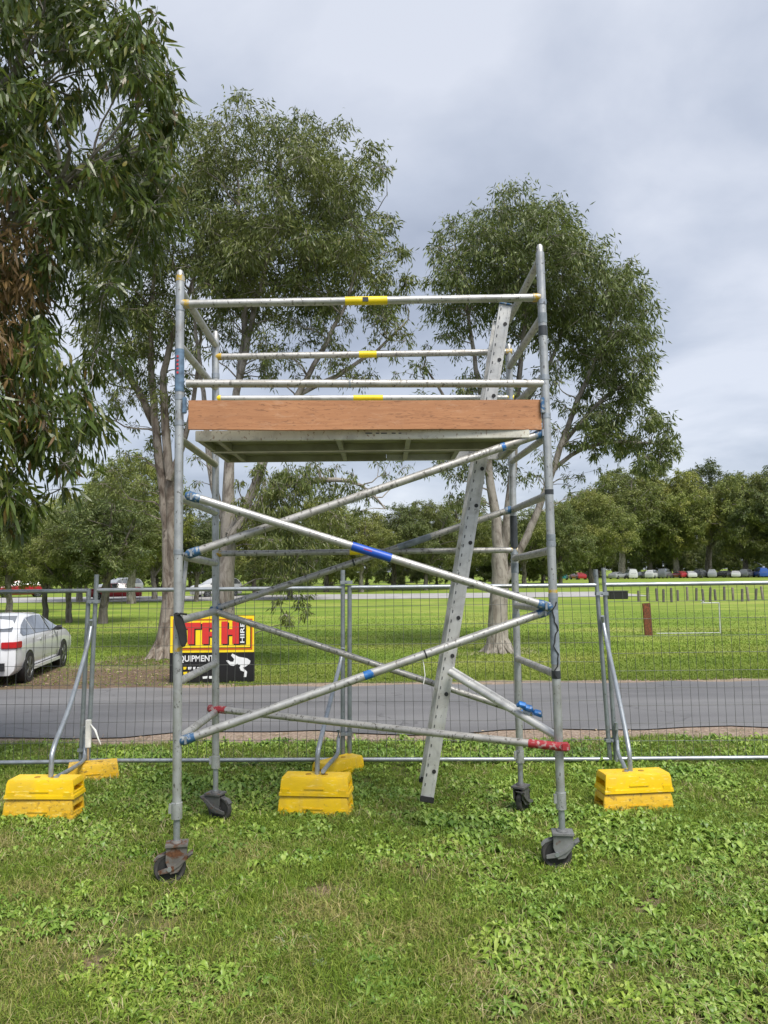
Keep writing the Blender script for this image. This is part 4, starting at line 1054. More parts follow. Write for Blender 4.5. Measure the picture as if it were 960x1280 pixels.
# casters
def caster(fn, yj, contact, Y, yaw, fm, lever_side):
    top = fn(yj); base = Vector((top.x, Y, 0.0)); R = 0.087; Wd = 0.042
    h = top.z - 0.0
    Rz = Matrix.Rotation(yaw, 4, 'Z')
    def place(mb, name, m, parent, bevel=0):
        me = mb.mesh(name, m, (0, 0, 0), bevel); me.transform(Matrix.Translation(base - ORG[tower.name]) @ Rz)
        return link(name, me, parent)
    wx = -0.035                          # trail of the wheel behind the swivel
    f = MB()
    f.lathe([(0.0, h), (0.030, h), (0.034, h - .012), (0.0, h - .012)], (0, 0, 0), 'Z', 16)
    f.box((0.002, 0, h - .019), (0.122, 0.098, 0.014))
    f.prism([(-.058, R + .070), (-.052, R + .080), (-.100, R + .064), (-.122, R + .040), (-.116, R + .034), (-.096, R + .054)], lambda u, v, d: Vector((u, d, v)), -.022, .022)
    for s_ in (-1, 1):
        prof = [(-0.054, h - .026), (0.058, h - .026), (0.056, h - .095), (wx + .046, R - .022), (wx + .004, R - .030), (-0.056, R + .036)]
        f.prism(prof, lambda u, v, d, s_=s_: Vector((u, s_ * (0.030 + d), v)), 0.0, 0.007)
    fk = place(f, 'caster', fm, tower, 0.002)
    wh = MB()
    wh.lathe([(R - .022, -Wd / 2 + .004), (R - .008, -Wd / 2), (R - .002, -Wd / 2 + .006), (R, -.008), (R, .008), (R - .002, Wd / 2 - .006), (R - .008, Wd / 2), (R - .022, Wd / 2 - .004), (R - .022, -Wd / 2 + .004)], (wx, 0, R - 0.004), 'Y', 36)
    w_ = place(wh, 'wheel', M['tyre'], fk)
    hb = MB(); hb.lathe([(0.0, -.022), (.018, -.022), (.02, -.015), (R - .0225, -.014), (R - .0225, .014), (.02, .015), (.018, .022), (0, .022)], (wx, 0, R - .004), 'Y', 24)
    place(hb, 'wheel_hub', M['hub'], fk)
    ax = MB(); ax.tube((wx, -.045, R), (wx, .045, R), .009, 10); ax.tube((wx, -.047, R), (wx, -.038, R), .014, 6)
    place(ax, 'axle_bolt', M['galv'], fk)
    lv = MB(); s_ = lever_side
    lv.prism([(wx - .06, R - .025), (wx, R - .018), (wx + .05, R + .010), (wx + .105, R + .055), (wx + .125, R + .072), (wx + .118, R + .085), (wx + .085, R + .068), (wx + .03, R + .022), (wx, R + .010), (wx - .06, R - .008)],
             lambda u, v, d: Vector((u, s_ * 0.040 + d, v)), -0.004, 0.012)
    lv.box((wx + .112, s_ * .03, R + .077), (.03, .06, .005), Matrix.Rotation(-0.5, 3, 'Y'))
    place(lv, 'brake_lever', fm, fk, 0.001)
    return fk
caster(FL, 1050, 1100, YFL, 0.20, M['rust_fork'], -1)
caster(FR, 1036, 1082, YFR, -0.12, M['grey_fork'], -1)
caster(BL, 988, 1022, YBL, math.pi - 0.35, M['dark_fork'], 1)
caster(BR, 979, 1013, YBR, math.pi + 1.0, M['dark_fork'], 1)

# ------------------------------------------------------------------ ladder hanging through the deck hatch
LN, LF = 5.09, 5.40
Lb, Lt = at(534, 997, LN), at(632, 381, LN)
lad = thing('ladder', 'silver aluminium ladder slanting through the scaffold deck hatch', 'ladder', tuple(Lb))
ax = (Lt - Lb).normalized()
def stile(Yc, a, b, outer):
    """a channel: web facing the camera side with flanges, the hollow side towards the rungs"""
    y0 = -1 if outer else 1
    R = Matrix((ax, Vector((0, 1, 0)), ax.cross(Vector((0, 1, 0))))).transposed()
    L = (b - a).length; c = (a + b) / 2
    m = MB()
    m.box(c, (L, 0.004, 0.084), R)
    for s_ in (-1, 1): m.box(c + R @ Vector((0, -y0 * 0.014, s_ * 0.040)), (L, 0.026, 0.005), R)
    m.box(c + R @ Vector((0, y0 * 0.004, 0.026)), (L - .02, 0.004, 0.011), R)
    m.box(c + R @ Vector((0, y0 * 0.004, -0.026)), (L - .02, 0.004, 0.011), R)
    o = m.build('stile', M['ladder'], lad, bevel=0.0015)
    n = int(L / 0.25); h = MB(); sl_ = MB()
    for i in range(n):
        p = a + ax * (0.17 + 0.25 * i)
        if (p - b).length < .05: continue
        q = p + R @ Vector((0, y0 * 0.0035, -0.017))
        MB().tube(q - Vector((0, .003, 0)), q + Vector((0, .003, 0)), 0.0135, 14).build('rung_hole', M['black'], o)
    for i in range(n * 4):
        p = a + ax * (0.08 + 0.0625 * i) + R @ Vector((0, y0 * 0.0065, 0.027))
        sl_.box(p, (0.020, 0.0016, 0.006), R)
    sl_.build('slot', M['black_tape'], o)['kind'] = 'stuff'
    for e, nm in ((a - ax * 0.010, 'rubber_foot'), (b + ax * 0.004, 'end_cap')):
        MB().box(e, (0.035 if nm == 'rubber_foot' else .012, 0.036, 0.090), R).build(nm, M['black' if nm == 'rubber_foot' else 'blue_clip'], o, bevel=0.004)
    return o
stile(LN, Lb, Lt, True)
dF = Vector((0, LF - LN, 0)); stile(LF, Lb + dF + ax * 0.04, Lt + dF - ax * 0.02, False)
n_ = int((Lt - Lb).length / 0.25)
for i in range(n_):
    p = Lb + ax * (0.17 + 0.25 * i)
    MB().tube(p + Vector((0, .004, 0)), p + dF - Vector((0, .004, 0)), 0.014, 10).build('rung', M['ladder'], lad)

# black hook-and-loop strap dangling at the outer post
sp = at(226, 788, YFL - .055)
sr = thing('strap', 'black padded strap dangling from the outer scaffold post by the sign', 'strap', tuple(sp))
prof = [(-12, -21), (-5, -22), (3, -14), (8, 0), (9, 14), (5, 21), (0, 18), (-4, 5), (-10, -8)]
q = YFL / F
MB().prism([(x * q * .8, -y * q) for x, y in prof][::-1], lambda u, v, d: sp + Vector((u, d + 0.35 * abs(u), v)), -0.012, 0.012).build('pad', M['black'], sr, bevel=0.005)
MB().path([at(219, 770, YFL - .045), at(226, 767, YFL - .07), at(233, 768, YFL - .03)], 0.006, 8).build('loop', M['black'], sr)

# ------------------------------------------------------------------ fence
YF = 6.85
def panel(label, tl, tr, bl, br, top_l, top_r, foot_l, foot_r):
    TL, TR_, BL_, BR_ = at(*tl, YF), at(*tr, YF), at(*bl, YF), at(*br, YF)
    root = thing('temporary_fence', label, 'fence', (BL_.x, YF, 0), 'temporary fence panels')
    def post(T, B, up, dn):
        d = (T - B).normalized(); f = B - d * dn
        MB().tube(f, T + d * up, 0.0195, 12).build('fence_post', M['galv_dark'], root)
    post(TL, BL_, top_l, foot_l); post(TR_, BR_, top_r, foot_r)
    rr = MB().tube(TL, TR_, 0.0185, 12).build('top_rail', M['galv'], root)
    MB().tube(BL_, BR_, 0.0185, 12).build('bottom_rail', M['galv'], root)
    wv = MB(); L = (TR_ - TL).length; n = int(L / 0.077)
    for i in range(1, n):
        t = i / n; a = BL_ + (BR_ - BL_) * t; c = TL + (TR_ - TL) * t
        m1 = (a + c) / 2 + Vector((random.uniform(-.008, .008), .006 * random.uniform(-1, 1), 0))
        wv.path([a, m1, c], 0.0019, 4, caps=False)
    H = (TL - BL_).length; k = int(H / 0.15)
    for j in range(1, k):
        t = j / k; wv.path([BL_ + (TL - BL_) * t, (BL_ + (TL - BL_) * t + BR_ + (TR_ - BR_) * t) / 2 + Vector((0, .004, random.uniform(-.006, .006))), BR_ + (TR_ - BR_) * t], 0.0019, 4, caps=False)
    tag(wv.build('wire_mesh', M['wire'], root), kind='stuff')
    return root
panel('outermost wire fence panel in front of the white car', (-205, 742), (111, 738.5), (-205, 956), (101, 952), 0.03, 0.02, 0.06, 0.09)
panel('wire fence panel before the yellow and black sign', (120, 738), (428.5, 735), (110, 951), (428.5, 949.5), 0.14, 0.16, 0.06, 0.06)
panel('wire fence panel behind the ladder foot', (437, 734.5), (746, 731.5), (437, 949.5), (762.5, 949), 0.02, 0.14, 0.06, 0.09)
panel('wire fence panel before the rusty post and white pipe frame', (755.5, 731), (1075, 727), (770, 948.5), (1085, 946), 0.15, 0.03, 0.08, 0.06)
def couplers(name, label, pts):
    for i, (x_, y_, wpx, lab) in enumerate(pts):
        c = at(x_, y_, YF - 0.005); wv = wpx * YF / F
        b = MB(); b.box(c + Vector((0, -.024, 0)), (wv, .006, .03)); b.box(c + Vector((0, .024, 0)), (wv, .006, .03))
        b.tube(c + Vector((0, -.045, 0)), c + Vector((0, .04, 0)), .007, 8)
        o = b.build('fence_clamp', M['galv'], None, bevel=0.001)
        tag(o, lab, 'clamp', 'fence clamps')
couplers('fence_clamp', '', [(117, 752, 14, 'upper steel clamp on the fence joint by the white car'), (105, 937, 14, 'lower steel clamp on the fence joint by the white car'),
    (433, 728, 15, 'upper steel clamp on the middle fence joint'), (433, 917, 15, 'lower steel clamp on the middle fence joint'),
    (752, 742, 15, 'upper steel clamp on the fence joint by the rusty post'), (764, 925, 15, 'lower steel clamp on the fence joint by the rusty post')])
# slanting stays with their feet in the blocks
YB = 5.62
def stay(label, pts, hook):
    root = thing('fence_stay', label, 'fence stay', tuple(at(pts[-1][0], pts[-1][1], pts[-1][2])), 'slanting fence stays')
    p, r = smooth_path([at(*q) for q in pts], [0.0175] * len(pts), 0.08)
    MB().path(p, r, 12).build('stay_tube', M['galv'], root)
    p, r = smooth_path([at(*q) for q in hook], [0.0165] * len(hook), 0.06)
    MB().path(p, r, 12).build('foot_tube', M['galv'], root)
stay('bent steel stay slanting down from the fence joint by the white car', [(114, 775, 6.79), (111, 800, 6.75), (88, 880, 6.1), (68, 932, 5.70), (64.5, 950, 5.64), (63.5, 974, 5.63)],
     [(70, 972, 5.6), (88, 962, 6.1), (104, 951, 6.6), (106, 940, 6.78), (107, 908, 6.80)])
stay('bent steel stay slanting down from the middle fence joint', [(429, 810, 6.79), (425, 830, 6.75), (412, 880, 6.15), (400, 928, 5.70), (397, 945, 5.64), (396.5, 968, 5.63)],
     [(404, 964, 5.6), (413, 953, 6.1), (421, 944, 6.6), (423, 934, 6.78), (423, 912, 6.80)])
stay('bent steel stay slanting down from the fence joint by the rusty post', [(753, 770, 6.79), (757, 795, 6.75), (771, 860, 6.1), (784, 925, 5.70), (787, 945, 5.64), (788, 968, 5.63)],
     [(783, 966, 5.6), (779, 955, 6.1), (774, 945, 6.6), (772, 935, 6.78), (770, 903, 6.80)])
b = at(110, 995, 6.5)
rod = MB().tube(at(110, 982, YF - .12), at(110, 905, YF - .09), 0.010, 8).build('timber_stake', plain('stake_wood', (0.30, 0.22, 0.13), 0.8), None)
tag(rod, 'thin wooden stake strapped to the fence joint by the white car', 'stake')
cov = MB(); cov.box(at(110.5, 917, YF - .10), (0.045, 0.03, 0.235)); 
tag(cov.build('pipe_cover', M['white_tie'], None, bevel=0.004), 'white plastic cover wrapped round the stake at the fence joint', 'cover')
tp = at(113, 905, YF - .12)
tag(MB().path([tp, tp + Vector((.05, -.02, -.05)), tp + Vector((.085, -.03, -.13)), tp + Vector((.10, -.02, -.17))], [.004, .009, .007, .004], 6).build('plastic_ribbon', M['white_tie'], None), 'white plastic ribbon end fluttering from the stake cover', 'ribbon')

# ------------------------------------------------------------------ yellow ballast blocks
def block_mesh(L, D, H, flip, holes=True):
    m = MB()
    def ring(z, l, d): return [(-l / 2, -d / 2, z), (l / 2, -d / 2, z), (l / 2, d / 2, z), (-l / 2, d / 2, z)]
    prof = [(0.0, 0.0, 0.0), (0.20, -0.004, -0.004), (0.215, -0.014, -0.012), (0.80, -0.026, -0.024), (1.0, -0.042, -0.042)]
    vs = []; 
    for z, el, ed in prof: vs += ring(z * H, L + el, D + ed)
    fs = [(3, 2, 1, 0), tuple(4 * (len(prof) - 1) + k for k in range(4))]
    for i in range(len(prof) - 1):
        for k in range(4): fs.append((4 * i + k, 4 * i + (k + 1) % 4, 4 * i + 4 + (k + 1) % 4, 4 * i + 4 + k))
    m.add(vs, fs)
    return m
def block(label, px, pybot, Y, zbase, yaw, m, L=0.505, D=0.20, H=0.128, tilt=0.0, grp='yellow ballast blocks of the fence'):
    c = at(px, pybot, Y)
    root = thing('ballast_block', label, 'ballast block', (c.x, Y, zbase), grp)
    root.rotation_euler = (0, tilt, yaw)
    bm_ = block_mesh(L, D, H, False)
    me = bm_.mesh('shell', M[m], (0, 0, 0), 0.006)
    bm2 = bmesh.new(); bm2.from_mesh(me)
    ends = [f for f in bm2.faces if abs(f.normal.x) > 0.8 and f.calc_area() > D * H * 0.3]
    bmesh.ops.inset_individual(bm2, faces=ends, thickness=0.022, depth=0.0)
    bmesh.ops.inset_individual(bm2, faces=ends, thickness=0.004, depth=-0.055)
    bm2.to_mesh(me); bm2.free(); me.set_sharp_from_angle(angle=math.radians(38))
    sh = link('shell', me, root)
    for y_ in (-1, 1):
        for x_, ly, lz, lw, ld, lh in ((0, .010, .40, .30, .016, .16), (-1, .012, .22, .13, .022, .40), (1, .012, .22, .13, .022, .40)):
            lug = MB().box((x_ * L * 0.40, y_ * (D / 2 - ly), H * lz), (L * lw, ld, H * lh))
            link('side_lug', lug.mesh('side_lug', M[m], (0, 0, 0), 0.006), root)
    for x_ in (-0.06, 0.06):
        tp_ = MB().lathe([(0.0, H + .003), (0.020, H + .003), (0.024, H - .004)], (x_, 0, 0), 'Z', 14)
        link('post_socket', tp_.mesh('post_socket', M['socket'], (0, 0, 0)), root)
    return root
for px, pyb, yaw, near_, m0, m1 in ((55, 1018, -0.10, 'by the white car', 'block_old', 'block_new'), (395, 1010, -0.06, 'at the middle fence joint', 'block_new', 'block_new'), (792, 1013, 0.14, 'below the fence joint by the rusty post', 'block_old', 'block_new')):
    yaw = {55: -0.07, 395: -0.15, 792: 0.10}[px]
    block('lower %s block of the front stack %s' % ('faded yellow' if m0 == 'block_old' else 'bright yellow', near_), px, pyb, YB, 0.0, yaw, m0, L=0.522)
    block('upper bright yellow block of the front stack %s' % near_, px + 1, pyb, YB + .005, 0.135, yaw * 0.9 + 0.02, m1)
block('single yellow block under fence posts by the white car', 116, 978, 6.62, 0.0, 0.35, 'block_old', L=0.42)
block('lower yellow block under the middle fence posts', 423, 978, 6.66, 0.0, 0.85, 'block_new', L=0.46)

# ------------------------------------------------------------------ sign
YS = 16.1; q = YS / F
c0 = at(211.8, 849, YS); SZ = gz(YS)
sg = thing('hire_sign', 'yellow and black TFH hire sign board standing on the far road verge', 'sign', (at(265, 848, YS).x, YS, SZ))
W_, H_ = 104.8 * q, 86 * q
sx = lambda X: c0.x + (X - 200) / 615.0 * W_                       # X, Y: sign coordinates, 615 by 515 units
sz_ = lambda Yv: SZ + 0.02 + (535 - Yv) / 515.0 * H_ * 1.0
def flat(name, poly, m, lift, parent, th=0.004):
    a = [(sx(x), sz_(y)) for x, y in poly]
    ar = sum(a[i - 1][0] * a[i][1] - a[i][0] * a[i - 1][1] for i in range(len(a)))
    if ar < 0: a = a[::-1]
    return MB().prism(a, lambda u, v, d: Vector((u, YS - d, v)), lift - th, lift).build(name, m, parent, smooth=False)
R4 = lambda x0, y0, x1, y1: [(x0, y0), (x1, y0), (x1, y1), (x0, y1)]
sy, sb, sr_, sw, so_ = plain('sign_yellow', (0.85, 0.64, 0.015), 0.4, 0, .06), plain('sign_black', (0.008, 0.008, 0.009), 0.45), plain('sign_red', (0.60, 0.035, 0.03), 0.4, 0, .06), plain('sign_white', (0.72, 0.74, 0.75), 0.5, 0, .08), plain('sign_orange', (0.50, 0.11, 0.01), 0.4, 0, .06)
bd = flat('sign_board', R4(200, 46, 815, 535), sb, 0.0, sg, 0.03)
for x_ in (250, 765):
    MB().box((sx(x_), YS + .025, SZ + .35), (.04, .03, .95)).build('sign_leg', M['galv_dark'], sg)
flat('yellow_field', R4(203, 50, 815, 318), sy, 0.005, bd)
for rc in (R4(222, 72, 812 - 12, 82), R4(222, 288, 800, 300), R4(222, 82, 232, 288), R4(790, 82, 800, 288)): flat('orange_border', rc, so_, 0.0095, bd)
for rc in (R4(232, 282, 790, 288), R4(784, 82, 790, 282)): flat('black_border', rc, sb, 0.0085, bd)
glyphs = [[(262, 98), (425, 98), (425, 142), (378, 142), (378, 256), (330, 256), (330, 142), (262, 142)],
          [(435, 98), (535, 98), (535, 140), (483, 140), (483, 166), (522, 166), (522, 200), (483, 200), (483, 256), (435, 256)],
          [(575, 90), (622, 90), (622, 148), (655, 148), (655, 85), (702, 85), (702, 256), (655, 256), (655, 190), (622, 190), (622, 256), (575, 256)]]
for g in glyphs:
    flat('letter_shadow', [(x + 9, y + 9) for x, y in g], sb, 0.010, bd)
    flat('letter', g, sr_, 0.015, bd)
flat('hire_strip', R4(708, 92, 755, 262), sb, 0.0105, bd)
def text(body, x0, y0, x1, y1, m, lift, parent, rot=0, name='lettering'):
    cu = bpy.data.curves.new('t', 'FONT'); cu.body = body; cu.size = 1; cu.offset = 0.022
    ob = bpy.data.objects.new('t', cu); COL.objects.link(ob)
    me = bpy.data.meshes.new_from_object(ob.evaluated_get(bpy.context.evaluated_depsgraph_get()))
    bpy.data.objects.remove(ob)
    v = np.array([p.co[:] for p in me.vertices])
    if rot: v = np.stack([-v[:, 1], v[:, 0], v[:, 2]], 1)
    lo, hi = v.min(0), v.max(0)
    X = x0 + (v[:, 0] - lo[0]) / (hi[0] - lo[0]) * (x1 - x0); Yv = y1 - (v[:, 1] - lo[1]) / (hi[1] - lo[1]) * (y1 - y0)
    off = ORG[parent.name]
    for p, a, b2 in zip(me.vertices, X, Yv): p.co = (sx(a) - off.x, YS - lift - off.y, sz_(b2) - off.z)
    me.materials.clear(); me.materials.append(m)
    return link(name, me, parent)
text('HIRE', 712, 100, 742, 250, sw, 0.0125, bd, 1)
text('EQUIPMENT', 240, 338, 524, 392, sw, 0.004, bd)
rr = random.Random(4)
for y0_, cols in ((422, (sy, sw, sw, sw, sw)), (458, (sy, sy, sw)), (490, (sw, sw))):
    x_ = 300 if y0_ < 480 else 440
    for c_ in cols:
        w0 = rr.uniform(18, 40)
        flat('small_print', [(x_, y0_ + rr.uniform(0, 5)), (x_ + w0, y0_), (x_ + w0 - 4, y0_ + 18), (x_ + 2, y0_ + 20)], c_, 0.004, bd); x_ += w0 + 10
flat('white_emblem', [(655, 328), (700, 352), (762, 364), (786, 382), (782, 402), (748, 426), (731, 432), (762, 462), (756, 500), (737, 500), (740, 462), (716, 452), (707, 432), (714, 416), (690, 402), (664, 418), (640, 414), (610, 380), (620, 374), (642, 388), (662, 388), (668, 368), (645, 342)], sw, 0.004, bd)

# ------------------------------------------------------------------ cars
glass = Mat('car_glass', 0.05, 0, 0.9); glass.col(glass.ramp(glass.noise(1.5, 3, dist=1), [(0.35, (0.035, 0.04, 0.045)), (0.65, (0.13, 0.14, 0.15))])); glass.set('Coat Weight', 1.0); glass = glass.m  # paler mottling in the base colour stands in for reflected sky
def carpaint(name, c, metal=0.0, rough=0.22):
    m = Mat(name, rough, metal); m.col(m.ramp(m.noise(3, 4), [(0.3, tuple(x * .93 for x in c)), (0.7, c)])); m.set('Coat Weight', 0.6); m.set('Coat Roughness', 0.06); return m.m
M['tyre_car'] = plain('car_tyre', (0.018, 0.018, 0.018), 0.8); M['rim'] = plain('dark_alloy_rim', (0.20, 0.21, 0.22), 0.35, 0.7)
M['tail'] = plain('tail_lamp_red', (0.42, 0.012, 0.015), 0.15, 0, .1); M['trim'] = plain('black_trim', (0.015, 0.015, 0.017), 0.4)
def car_parts(kind='sedan', detail=True):
    """car along +X (front), centred, wheels on z = 0; returns list of (name, MB/mesh, materialkey, parentname)"""
    if kind == 'sedan':
        L = [-2.26, -2.20, -2.05, -1.72, -1.30, -0.85, -0.30, 0.25, 0.62, 1.05, 1.45, 1.85, 2.12, 2.24]
        top = [0.78, 0.98, 1.04, 1.07, 1.24, 1.385, 1.42, 1.405, 1.30, 1.06, 0.985, 0.91, 0.80, 0.66]
        belt = [0.70, 0.90, 0.97, 0.985, 0.985, 0.975, 0.965, 0.955, 0.95, 0.945, 0.925, 0.86, 0.76, 0.62]
        gl = (3, 9)
    elif kind == 'suv':
        L = [-2.28, -2.22, -2.08, -1.80, -1.40, -0.85, -0.30, 0.25, 0.62, 1.05, 1.45, 1.85, 2.14, 2.26]
        top = [0.85, 1.15, 1.50, 1.66, 1.70, 1.72, 1.72, 1.68, 1.52, 1.20, 1.12, 1.06, 0.92, 0.74]
        belt = [0.80, 1.08, 1.12, 1.12, 1.11, 1.10, 1.10, 1.09, 1.08, 1.07, 1.05, 1.0, 0.88, 0.70]
        gl = (2, 9)
    else:
        L = [-2.45, -2.40, -2.30, -2.00, -1.40, -0.85, -0.30, 0.25, 0.80, 1.35, 1.75, 2.05, 2.25, 2.35]
        top = [1.0, 1.5, 1.88, 1.95, 1.97, 1.98, 1.98, 1.96, 1.90, 1.55, 1.15, 1.05, 0.92, 0.74]
        belt = [0.9, 1.15, 1.18, 1.18, 1.18, 1.17, 1.16, 1.15, 1.14, 1.12, 1.06, 0.98, 0.86, 0.70]
        gl = (2, 10)
    n = len(L); rows = 9
    def half(i):
        x = L[i]; e = min(1.0, (x - L[0]) / 0.35 + 0.80) * min(1.0, (L[-1] - x) / 0.45 + 0.74)
        w = 0.885 * e; zt_, zb_ = top[i], belt[i]
        cab = max(0.0, min(1.0, (zt_ - zb_) / 0.35))
        roofw = w * (0.94 - 0.26 * cab)
        bot = 0.24 if 0 < i < n - 1 else 0.36
        return [(0.0, bot - .02), (w * .86, bot), (w * .97, bot + .10), (w, 0.55 * bot + .36), (w * .995, (zb_ + .60) / 2), (w * .955, zb_), (roofw, zb_ + (zt_ - zb_) * 0.90), (roofw * .72, zb_ + (zt_ - zb_) * 0.985), (0.0, zt_)]
    V = []; 
    for i in range(n):
        h_ = half(i)
        V += [(L[i], y, z) for y, z in h_] + [(L[i], -y, z) for y, z in h_[1:-1]]
    m_ = 2 * rows - 2
    def idx(i, r, s):
        if r == 0 or r == rows - 1 or s > 0: return i * m_ + r
        return i * m_ + rows + (r - 1)
    body = MB(); win = MB(); fs = []
    for i in range(n - 1):
        for r in range(rows - 1):
            for s in (1, -1): fs.append((idx(i, r, s), idx(i + 1, r, s), idx(i + 1, r + 1, s), idx(i, r + 1, s)))
    for i in (0, n - 1):
        fs.append([idx(i, r, 1) for r in range(rows)] + [idx(i, r, -1) for r in range(rows - 2, 0, -1)])
    body.add(V, fs)
    def pt(i, r, s): return Vector(V[idx(i, r, s)])
    windows = []
    def pane(a, b, c, d, sh=0.06):
        mid = (a + b + c + d) / 4; nrm = (b - a).cross(d - a).normalized()
        if nrm.dot(mid - Vector((mid.x * .9, 0, 0.6))) < 0: nrm = -nrm
        q_ = [v + (mid - v) * sh + nrm * 0.006 for v in (a, b, c, d)]
        windows.append(MB().add(q_ + [v - nrm * 0.012 for v in q_], [(0, 1, 2, 3), (4, 7, 6, 5), (0, 4, 5, 1), (1, 5, 6, 2), (2, 6, 7, 3), (3, 7, 4, 0)]))
    g0, g1 = gl
    groups = [(g0 + 0, g0 + 2), (g0 + 2, g0 + 4), (g0 + 4, g1 - 0)] if kind == 'sedan' else [(g0, g0 + 3), (g0 + 3, g0 + 5), (g0 + 5, g1)]
    for s in (1, -1):
        for a_i, b_i in groups:
            lo = [pt(i, 5, s) for i in range(a_i, b_i + 1)]; hi = [pt(i, 6, s) for i in range(a_i, b_i + 1)]
            mb_ = MB(); cen = sum(lo + hi, Vector()) / (2 * len(lo))
            lo = [v + (cen - v) * .06 + Vector((0, s * .006, .012)) for v in lo]; hi = [v + (cen - v) * .06 + Vector((0, s * .006, -.005)) for v in hi]
            k = len(lo); inn = [v - Vector((0, s * .012, 0)) for v in lo + hi]
            f_ = [(j, j + 1, k + j + 1, k + j) for j in range(k - 1)] + [(2 * k + j + 1, 2 * k + j, 3 * k + j, 3 * k + j + 1) for j in range(k - 1)]
            mb_.add(lo + hi + inn, f_); windows.append(mb_)
    for a_i, b_i in ((g0 - (0 if kind == 'sedan' else 2), g0 + (2 if kind == 'sedan' else 0)), (g1 - 2, g1)):
        A, B = pt(a_i, 6, 1), pt(a_i, 6, -1); C, D = pt(b_i, 6, -1), pt(b_i, 6, 1)
        up = Vector((0, 0, .02))
        q1 = Vector((V[idx(a_i, 8, 1)])); q2 = Vector(V[idx(b_i, 8, 1)])
        wA, wB = abs(A.y) * .86, abs(D.y) * .86
        pane(Vector((q1.x, wA, q1.z)), Vector((q1.x, -wA, q1.z)), Vector((q2.x, -wB, q2.z)), Vector((q2.x, wB, q2.z)), 0.08)
    return L, top, belt, body, windows, half
def make_car(kind, paint, name, label, detail=True):
    L, top, belt, body, windows, half = car_parts(kind)
    root = thing(name, label, 'car')
    bo = body.build('body', paint, root)
    for wdw in windows: wdw.build('window', glass, root, smooth=False)
    for xw in (-1.38, 1.36):
        for s in (1, -1):
            a = MB(); a.lathe([(0.0, s * .895), (0.355, s * .895), (0.355, s * .70), (0.0, s * .70)], (xw, 0, .33), 'Y', 28); a.build('wheel_arch', M['trim'], root)
            ty = MB(); ty.lathe([(0.225, s * .74), (0.305, s * .72), (0.322, s * .76), (0.322, s * .88), (0.305, s * .905), (0.225, s * .905), (.215, s * .80)], (xw, 0, .322), 'Y', 32)
            wh = ty.build('wheel', M['tyre_car'], root)
            rm = MB(); rm.lathe([(0.225, s * .905), (0.205, s * .90), (.19, s * .86), (.0, s * .86)], (xw, 0, .322), 'Y', 28)
            for k in range(5):
                t_ = k * 2 * math.pi / 5
                rm.beam((xw, s * .893, .322), (xw + .205 * math.cos(t_), s * .899, .322 + .205 * math.sin(t_)), .055, .02, (0, 1, 0))
            rm.build('rim', M['rim'], wh)
    if detail:
        for s in (1, -1):
            t_ = MB(); zb_ = belt[1]
            t_.prism([(-2.288, .60), (-2.288, .70), (-2.222, .885), (-1.94, .905), (-1.94, .85), (-2.16, .82), (-2.24, .68), (-2.24, .60)], lambda u, v, d: Vector((u, s * v, d)), 0.78, 0.915)
            t_.build('tail_lamp', M['tail'], root, bevel=.01)
            mm = MB(); mm.path([(0.62, s * .84, belt[8] + .03), (0.62, s * .93, belt[8] + .06), (0.64, s * 1.03, belt[8] + .07)], [.02, .06, .055], 10); mm.build('mirror', M['trim'], root)
            for x_ in (-.55, .42):
                MB().box((x_, s * .893, belt[6] - .10), (.17, .018, .03)).build('door_handle', paint, root)
            for x_ in (-1.12, -.22, .80): MB().box((x_, s * .884, .62), (.008, .008, .58)).build('door_gap', M['trim'], root)
            MB().box((0, s * .875, .27), (2.1, .05, .07)).build('sill_trim', paint, root)
        MB().box((-2.27, 0, .42), (.06, 1.35, .16)).build('bumper_trim', M['trim'], root)
        MB().box((-2.262, 0, .74), (.03, .52, .12)).build('number_plate', M['white_tie'], root)
    return root
white = carpaint('white_car_paint', (0.66, 0.67, 0.69))
YC = 17.9
car = make_car('sedan', white, 'parked_car', 'white sedan seen from behind parked on bark mulch across the road')
car.location = (-8.66, 17.78, gz(17.78)); car.rotation_euler.z = math.radians(98.5); car.scale = (1, 1, 1)

